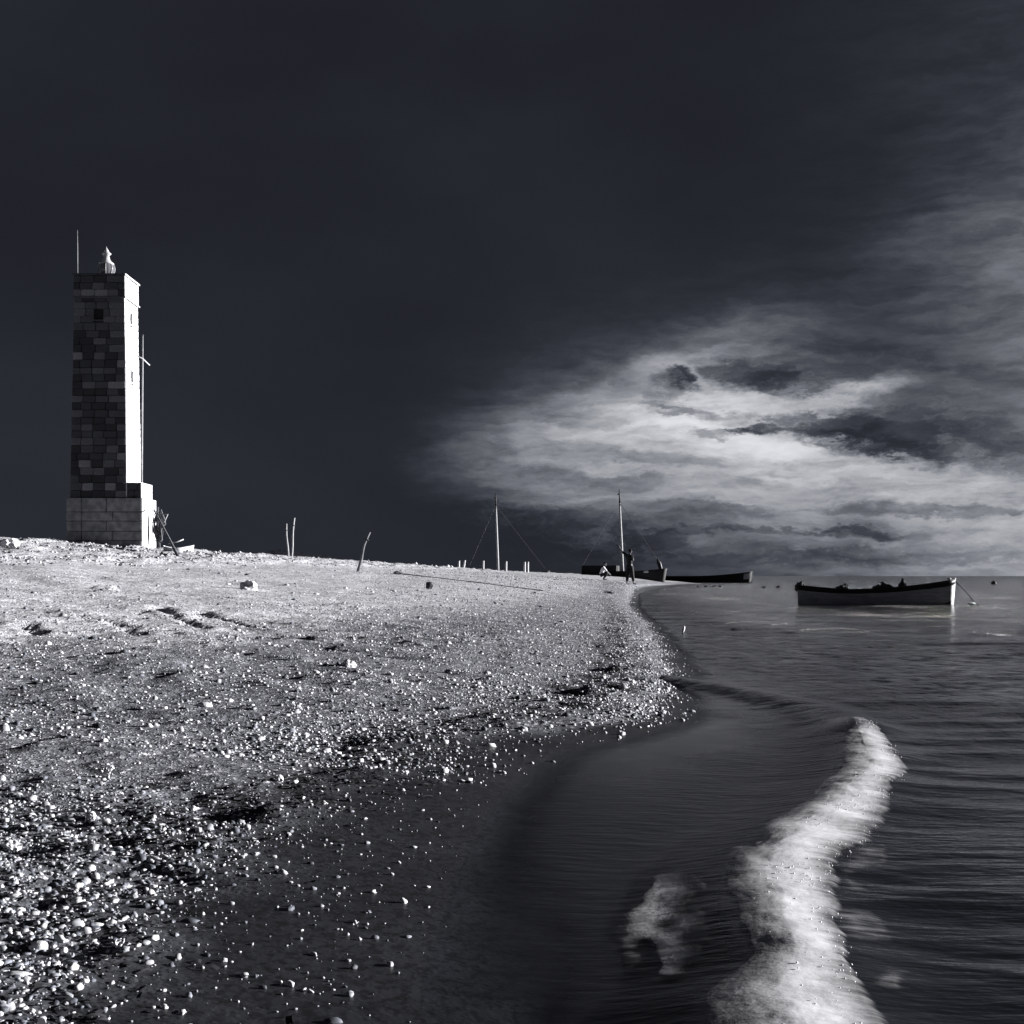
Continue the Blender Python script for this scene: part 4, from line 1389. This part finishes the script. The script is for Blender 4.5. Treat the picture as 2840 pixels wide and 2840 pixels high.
# two masted fishing sloops drawn up behind the beach
def sloop(name, label, x0d, x1d, mastd, topd, Ys, hull_top, box, stay_fwd, stay_aft, tip):
    a = pix(x0d, 1087, Ys); b_ = pix(x1d, 1087, Ys)
    Ls = b_.x - a.x
    cx = (a.x + b_.x) / 2
    root = empty(name, (cx, Ys, .25), label, 'sailing boat', rz=math.radians(-14))
    shs = lambda t: float(hull_top + .24 * max(0, (t - .55) / .45) ** 2 + .1 * max(0, (.2 - t) / .2))
    kls = lambda t: float(-.1 + .1 * max(0, (t - .9) / .1) ** 2)
    f = hull_fn(Ls, 1.6, shs, kls, .6, .45, .3, .0)
    solid(hull_band(f, 0, 1, 30, 10).build('hull', MT['hull_black'], root, True), .04)
    transom(f).build('transom', MT['hull_black'], root)
    for s_ in (-1, 1):
        rail(f, s_, .05).build('gunwale', MT['hull_black'], root, True)
    mb_, mt_ = pix(mastd[0], mastd[1], Ys), pix(topd[0], topd[1], Ys)
    base_ = Vector((mb_.x - cx, 0, .1)); top_ = Vector((mt_.x - cx, 0, mt_.z - .25))
    hh = top_ - base_
    M().tube([base_, base_ + hh * .35, base_ + hh * .7, base_ + hh * .86], [.115, .105, .085, .075], 10).build('mast', MT['pole'], root, True)
    M().tube([base_ + hh * .85, base_ + hh * .93 + Vector((.02, 0, 0)), top_], [.085, .06, .04], 8).build('topmast', MT['hull_black'], root, True)
    M().box(base_ + hh * .945 + Vector((-.16, -.05, -.05)), base_ + hh * .945 + Vector((.02, .05, .07)), .01).build('masthead_block', MT['iron'], root)
    fs_ = pix(stay_fwd[0], stay_fwd[1], Ys); as_ = pix(stay_aft[0], stay_aft[1], Ys)
    hp = base_ + hh * .86
    M().tube([hp, (fs_.x - cx, 0, fs_.z - .25)], .022, 5).build('forestay', MT['tarred'], root)
    M().tube([hp, (as_.x - cx, 0, as_.z - .25)], .005, 5).build('backstay', MT['rope'], root)
    if box:
        M().box((-Ls / 2 + .05, -.75, hull_top - .35), (-Ls / 2 + box, .75, hull_top + .54), .04).build('deckhouse', MT['hull_black'], root)
    if tip:
        t0 = Vector((fs_.x - cx, 0, fs_.z - .25))
        M().tube([t0 + Vector((-.12, 0, .25)), t0 + Vector((.0, 0, -.1)), t0 + Vector((.18, 0, -.55)), t0 + Vector((.25, 0, -.95))], [.07, .17, .19, .16], 8).build('furled_sail', MT['net'], root, True)
        M().tube([t0 + Vector((.16, -.12, .0)), t0 + Vector((.24, -.14, -.35)), t0 + Vector((.3, -.14, -.6))], [.03, .05, .03], 6).build('lashing', MT['cloth_white'], root, True)
    return root, cx, f


sl1, cx1, f1 = sloop('fishing_sloop', 'masted fishing sloop behind the standing man, its hull rising above the sand', 1098, 1252, (1176, 1087), (1168, 923), 121.0, 1.0, 3.2, (1243, 1060), (1096, 1070), True)
sl2, cx2, f2 = sloop('fishing_sloop', 'masted fishing sloop behind the row of short posts, hull mostly hidden by sand', 880, 1033, (940, 1080), (934, 930), 123.0, .80, 0, (1030, 1073), (884, 1066), False)
o = M().rock((0, 0, 0), (.34, .2, .13), 33, 3, .3).build('canvas_bundle', MT['cloth_white'])
o.location = pix(1220, 1078.5, 120.0)
tag(o, 'small white canvas bundle lying on the foredeck of the sloop', 'canvas')

# white dinghy drawn up behind the tower gear
pd = hit(330, 1042)
dg = empty('dinghy', (pd.x - .0, pd.y + .6, gz(pd.x, pd.y + .6) - .02), 'small white dinghy drawn up on the crest right of the tower', 'boat')
dl = 46 * K / F * (pd.y + .6)
f = hull_fn(dl, .75, lambda t: .20 + .10 * max(0, (t - .5) * 2) ** 2 + .08 * max(0, (.3 - t) / .3) ** 2, lambda t: -.1, .4, .5, .08, .1)
solid(hull_band(f, 0, 1, 26, 8).build('hull', MT['hull_white'], dg, True), .02)
transom(f).build('transom', MT['hull_white'], dg)
for t_ in (.3, .62):
    M().box((-dl / 2 + dl * t_ - .07, -.3, .16), (-dl / 2 + dl * t_ + .07, .3, .19), .004).build('thwart', MT['hull_white'], dg)
M().tube([(-dl * .38, -.2, .34), (0, -.15, .42), (dl * .18, .0, .50)], .02, 6).build('oar', MT['post'], dg, True)

# ------------------------------------------------------------------ poles, posts and sticks
def stick(name, label, cat, base, top, Ys, r0, r1, mt, grp=None, kink=0.0, rings=0):
    a = pix(base[0], base[1], Ys); b_ = pix(top[0], top[1], Ys)
    zg_ = gz(a.x, Ys)
    root = empty(name, (a.x, Ys, zg_), label, cat, grp)
    d = Vector((b_.x - a.x, 0, b_.z - zg_))
    pts = [Vector((0, 0, -.15))]
    for i in range(1, 7):
        u = i / 6
        pts.append(d * u + Vector((kink * math.sin(u * 7), kink * math.cos(u * 5), 0)))
    rr = [r0 + (r1 - r0) * i / 6 for i in range(7)]
    M().tube(pts, rr, 9).build('shaft', MT[mt], root, True)
    for k_ in range(rings):
        u = .80 - .5 * k_
        M().tube([d * u, d * (u + .02)], [r0 * 1.35] * 2, 9).build('lashing', MT['hull_black'], root, True)
    return root


stick('mooring_pole', 'left and shorter of the two tall thin poles on the crest', 'pole', (544, 1051), (540, 988), 78, .055, .04, 'pole', 'tall poles standing on the crest', .02, 1)
stick('mooring_pole', 'right and taller of the two tall thin poles on the crest', 'pole', (550, 1050), (555, 977), 79, .06, .05, 'pole', 'tall poles standing on the crest', .02, 1)
p = hit(673, 1078)
stick('crooked_stick', 'crooked dark stick leaning to the right out of the sand', 'stick', (673, 1078), (697, 1004), p.y, .055, .03, 'bark', None, .03, 1)
posts = [(866, 1058, 1081, 'leftmost short white post, first of the close left pair'), (875, 1057, 1076, 'second short white post, leaning slightly in the left pair'),
         (912, 1058, 1081, 'lone short white post just left of the first mast'), (955, 1059, 1081, 'lone short white post just right of the first mast'),
         (990, 1060, 1082, 'left post of the close right-hand pair right of the first mast'), (996, 1060, 1083, 'last short white post, right one of the right-hand pair')]
for i, (xd, y0, y1, lab) in enumerate(posts):
    stick('short_post', lab, 'post', (xd - .5, y1), (xd + (2 if i == 1 else 0), y0), 100 + (i % 3), .085, .075, 'post', 'short white posts in the sand before the sloops')

# thin dark line laid across the sand
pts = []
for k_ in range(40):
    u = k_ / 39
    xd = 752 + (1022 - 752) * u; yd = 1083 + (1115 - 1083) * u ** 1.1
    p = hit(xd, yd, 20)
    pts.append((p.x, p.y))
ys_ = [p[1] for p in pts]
rp = M().tube([(x_ + .03 * math.sin(y_ * 2), y_, gz(x_, y_) + .010) for x_, y_ in pts], .015, 6).build('long_dark_line', MT['tarred'], None, True)
tag(rp, 'long dark line stretched across the pale sand towards the water', 'rope')

# dark reef rocks awash off the spit
REEF = ['dark rock awash nearest the end of the sand spit', 'smallest dark rock awash, second out from the sand spit', 'widest dark rock awash below the long pirogue',
        'dark rock awash below the bow half of the long pirogue', 'lone dark rock awash just right of the pirogue bow', 'dark rock awash just left of the rowing boat stern']
for i, (xd, w_) in enumerate(((1318, 12), (1332, 10), (1346, 14), (1360, 10), (1440, 9), (1470, 12))):
    Yr = 105 + 2 * (i % 3) if i < 4 else 95 + i
    p = pix(xd, 1106, Yr)
    r = w_ / 2 * K / F * Yr
    o = M().rock((0, 0, 0), (r, r * .8, .13 + .03 * (i % 2)), 130 + i, 3, .4).build('reef_rock', MT['rock_dark'])
    o.location = (p.x, Yr, .0)
    tag(o, REEF[i], 'rock', 'reef rocks awash off the spit')
fl = M().lathe([(.01, -.03), (.018, -.01), (.02, .03), (.015, .06), (.006, .075)], 12).build('small_float', MT['hull_white'], None, True)
p = pix(1289, 1192, 20.5)
fl.location = (p.x, 20.5, .03)
fl.rotation_euler = (0, .25, 0)
tag(fl, 'tiny upright white float close to the shoreline of the bay', 'float')

# dry grass at the foot of the two poles and on the crest
X = []; Y = []
for cx_, n_ in ((518, 260), (560, 320), (575, 200), (602, 140), (440, 50)):
    p = pix(cx_, 1050, 80)
    X += list(RNG.normal(p.x, .42, n_)); Y += list(RNG.normal(80, .5, n_))
X = np.array(X); Y = np.array(Y); n = len(X)
gz_ = ground(X, Y)
a = RNG.uniform(0, 2 * PI, n); hh = RNG.uniform(.15, .42, n); ln = RNG.uniform(.05, .28, n)
w = .007
T0 = np.stack([X - w, Y, gz_], -1); T1 = np.stack([X + w, Y, gz_], -1)
T2 = np.stack([X + .5 * ln * np.cos(a) + w * .7, Y + .5 * ln * np.sin(a), gz_ + hh * .7], -1); T3 = np.stack([X + .5 * ln * np.cos(a) - w * .7, Y + .5 * ln * np.sin(a), gz_ + hh * .7], -1)
T4 = np.stack([X + ln * np.cos(a), Y + ln * np.sin(a), gz_ + hh], -1); T5 = T4 + np.array([.002, 0, 0])
Q = np.stack([T0, T1, T2, T3, T5, T4], 1).reshape(-1, 3)
fq = np.array([[0, 1, 2, 3], [3, 2, 4, 5]])
gr_ = np_mesh('grass', Q, (fq[None] + (np.arange(n) * 6)[:, None, None]).reshape(-1, 4), surf('dry_grass', .10, .8, .4, 6), False)
tag(gr_, kind='stuff')


# ------------------------------------------------------------------ people
def skin(name, chains, material, parent, sub=2):
    """chains: list of [(point, radius), ...]; points that coincide are one joint"""
    vs, rad, es, key = [], [], [], {}
    for ch in chains:
        prev = None
        for p_, r_ in ch:
            k_ = tuple(round(c, 3) for c in p_)
            if k_ not in key:
                key[k_] = len(vs); vs.append(p_); rad.append(r_)
            i_ = key[k_]
            if prev is not None and prev != i_:
                es.append((prev, i_))
            prev = i_
    me = bpy.data.meshes.new(name)
    me.from_pydata(vs, es, [])
    me.materials.append(material)
    o = bpy.data.objects.new(name, me)
    C.objects.link(o)
    o.parent = parent
    md = o.modifiers.new('skin', 'SKIN'); md.use_smooth_shade = True
    for i_, r_ in enumerate(rad):
        me.skin_vertices[0].data[i_].radius = (r_, r_)
        me.skin_vertices[0].data[i_].use_root = (i_ == 0)
    if sub:
        s__ = o.modifiers.new('smooth', 'SUBSURF'); s__.levels = 1; s__.render_levels = sub
    return o


def hand(w, d, side):
    """palm plus five fingers starting from wrist w pointing along d"""
    d = Vector(d).normalized(); w = Vector(w)
    s1 = d.cross(Vector((0, 1, .1))).normalized() * side
    palm = w + d * .08
    ch = [[(tuple(w), .028), (tuple(palm), .036)]]
    for i, (o_, L_) in enumerate(((-.030, .07), (-.010, .085), (.011, .08), (.030, .06))):
        a_ = palm + s1 * o_ + d * .02
        ch.append([(tuple(palm), .036), (tuple(a_), .011), (tuple(a_ + d * L_ * .55 + Vector((0, -.006 * i, 0))), .0095), (tuple(a_ + d * L_ + Vector((0, -.02, -.008 * i))), .008)])
    b_ = w + d * .03 - s1 * .035
    ch.append([(tuple(w), .028), (tuple(b_), .013), (tuple(b_ + d * .04 - s1 * .03), .011)])
    return ch


def person(loc_, label, J, mats, sc_=1.0, fat=1.0):
    root = empty('person', loc_, label, 'person')
    root.scale = (sc_,) * 3
    b_ = []
    b_.append([(J['pelvis'], .115), (J['belly'], .105), (J['chest'], .13), (J['neck0'], .065), (J['neck1'], .052), (J['jaw'], .066), (J['head'], .088), (J['crown'], .062)])
    for sd_ in 'lr':
        b_.append([(J['chest'], .13), (J['sh_' + sd_], .058), (J['el_' + sd_], .041), (J['wr_' + sd_], .028)])
        b_ += hand(J['wr_' + sd_], Vector(J['wr_' + sd_]) - Vector(J['el_' + sd_]), 1 if sd_ == 'r' else -1)
        b_.append([(J['pelvis'], .115), (J['hip_' + sd_], .088), (J['kn_' + sd_], .056), (J['an_' + sd_], .036), (J['he_' + sd_], .036), (J['to_' + sd_], .030)])
    skin('body', b_, mats[0], root)
    t_ = [[(J['pelvis'], .125 * fat), (J['belly'], .117 * fat), (J['chest'], .142 * fat), (J['neck0'], .07)]]
    for sd_ in 'lr':
        mid_ = tuple((Vector(J['el_' + sd_]) * .9 + Vector(J['wr_' + sd_]) * .1))
        t_.append([(J['chest'], .142 * fat), (J['sh_' + sd_], .068 * fat), (mid_, .052 * fat)])
    skin('shirt', t_, mats[1], root)
    t_ = [[(tuple(Vector(J['belly']) * .4 + Vector(J['pelvis']) * .6), .118 * fat), (J['pelvis'], .128 * fat)]]
    for sd_ in 'lr':
        mid_ = tuple((Vector(J['an_' + sd_]) * .85 + Vector(J['kn_' + sd_]) * .15))
        t_.append([(J['pelvis'], .128 * fat), (J['hip_' + sd_], .10 * fat), (J['kn_' + sd_], .075 * fat), (mid_, .06 * fat)])
    skin('trousers', t_, mats[2], root)
    hd = Vector(J['head']); fc = Vector(J['face']).normalized(); upv = (Vector(J['crown']) - Vector(J['jaw'])).normalized()
    sdv = fc.cross(upv).normalized()
    m = M()
    m.rock(tuple(hd + upv * .035 - fc * .022), (.098, .098, .088), 3, 3, .12)
    m.build('hair', mats[3], root, True)
    m = M()
    m.tube([hd + fc * .085 + upv * .015, hd + fc * .112 - upv * .015, hd + fc * .088 - upv * .03], [.009, .016, .011], 6)
    m.tube([hd + fc * .088 - upv * .055 - sdv * .02, hd + fc * .092 - upv * .055, hd + fc * .088 - upv * .055 + sdv * .02], [.006, .009, .006], 6)
    for q_ in (-1, 1):
        m.tube([hd + sdv * q_ * .09 + upv * .02, hd + sdv * q_ * .098 - upv * .0, hd + sdv * q_ * .088 - upv * .025], [.012, .016, .01], 6)
        m.lathe([(.004, -.008), (.012, 0), (.004, .008)], 8, tuple(hd + fc * .082 + sdv * q_ * .032 + upv * .02))
    m.build('face', mats[0], root, True)
    return root


YM = 68.0
pm = pix(1188, 1101, YM)
zm_ = gz(pm.x, YM)
manJ = dict(pelvis=(0, 0, .93), belly=(.0, 0, 1.12), chest=(-.01, 0, 1.34), neck0=(.0, 0, 1.48), neck1=(.015, 0, 1.54), jaw=(.03, 0, 1.60), head=(.035, 0, 1.66), crown=(.03, 0, 1.73), face=(.85, .5, -.05),
            sh_l=(-.15, .05, 1.44), el_l=(-.34, .03, 1.63), wr_l=(-.49, .0, 1.83), sh_r=(.10, -.10, 1.42), el_r=(.16, -.16, 1.17), wr_r=(.13, -.26, 1.32),
            hip_l=(-.07, .05, .90), kn_l=(-.10, .04, .50), an_l=(-.13, .05, .09), he_l=(-.14, .05, .04), to_l=(.0, .0, .03),
            hip_r=(.08, -.04, .90), kn_r=(.13, -.05, .50), an_r=(.20, -.04, .09), he_r=(.19, -.03, .04), to_r=(.34, -.08, .03))
person((pm.x, YM, zm_), 'standing man in dark clothes reaching one arm up to the left at the water', manJ, (MT['skin'], MT['cloth_dark'], MT['cloth_dark'], MT['hair']), 1.0, 1.28)
YC = 75.0
pc = pix(1138, 1091, YC)
sqJ = dict(pelvis=(-.12, 0, .27), belly=(-.08, 0, .42), chest=(.0, 0, .60), neck0=(.05, 0, .72), neck1=(.07, 0, .76), jaw=(.10, -.01, .80), head=(.11, -.01, .86), crown=(.09, 0, .93), face=(.8, -.5, -.2),
           sh_l=(-.02, .15, .68), el_l=(.16, .16, .48), wr_l=(.30, .06, .36), sh_r=(.02, -.15, .68), el_r=(.18, -.17, .48), wr_r=(.33, -.08, .33),
           hip_l=(-.10, .09, .25), kn_l=(.22, .13, .45), an_l=(.03, .12, .09), he_l=(.0, .12, .04), to_l=(.18, .13, .03),
           hip_r=(-.10, -.09, .25), kn_r=(.24, -.13, .43), an_r=(.05, -.12, .09), he_r=(.02, -.12, .04), to_r=(.20, -.13, .03))
person((pc.x, YC, gz(pc.x, YC)), 'small person in pale shirt squatting on the sand left of the standing man', sqJ, (MT['skin'], MT['cloth_white'], MT['cloth_dark'], MT['hair']), 1.0)

# ------------------------------------------------------------------ render
S.render.engine = 'CYCLES'
S.cycles.max_bounces = 6
S.cycles.transparent_max_bounces = 12
print('tris', sum(len(o.data.loops) - 2 * len(o.data.polygons) for o in S.objects if o.type == 'MESH'))
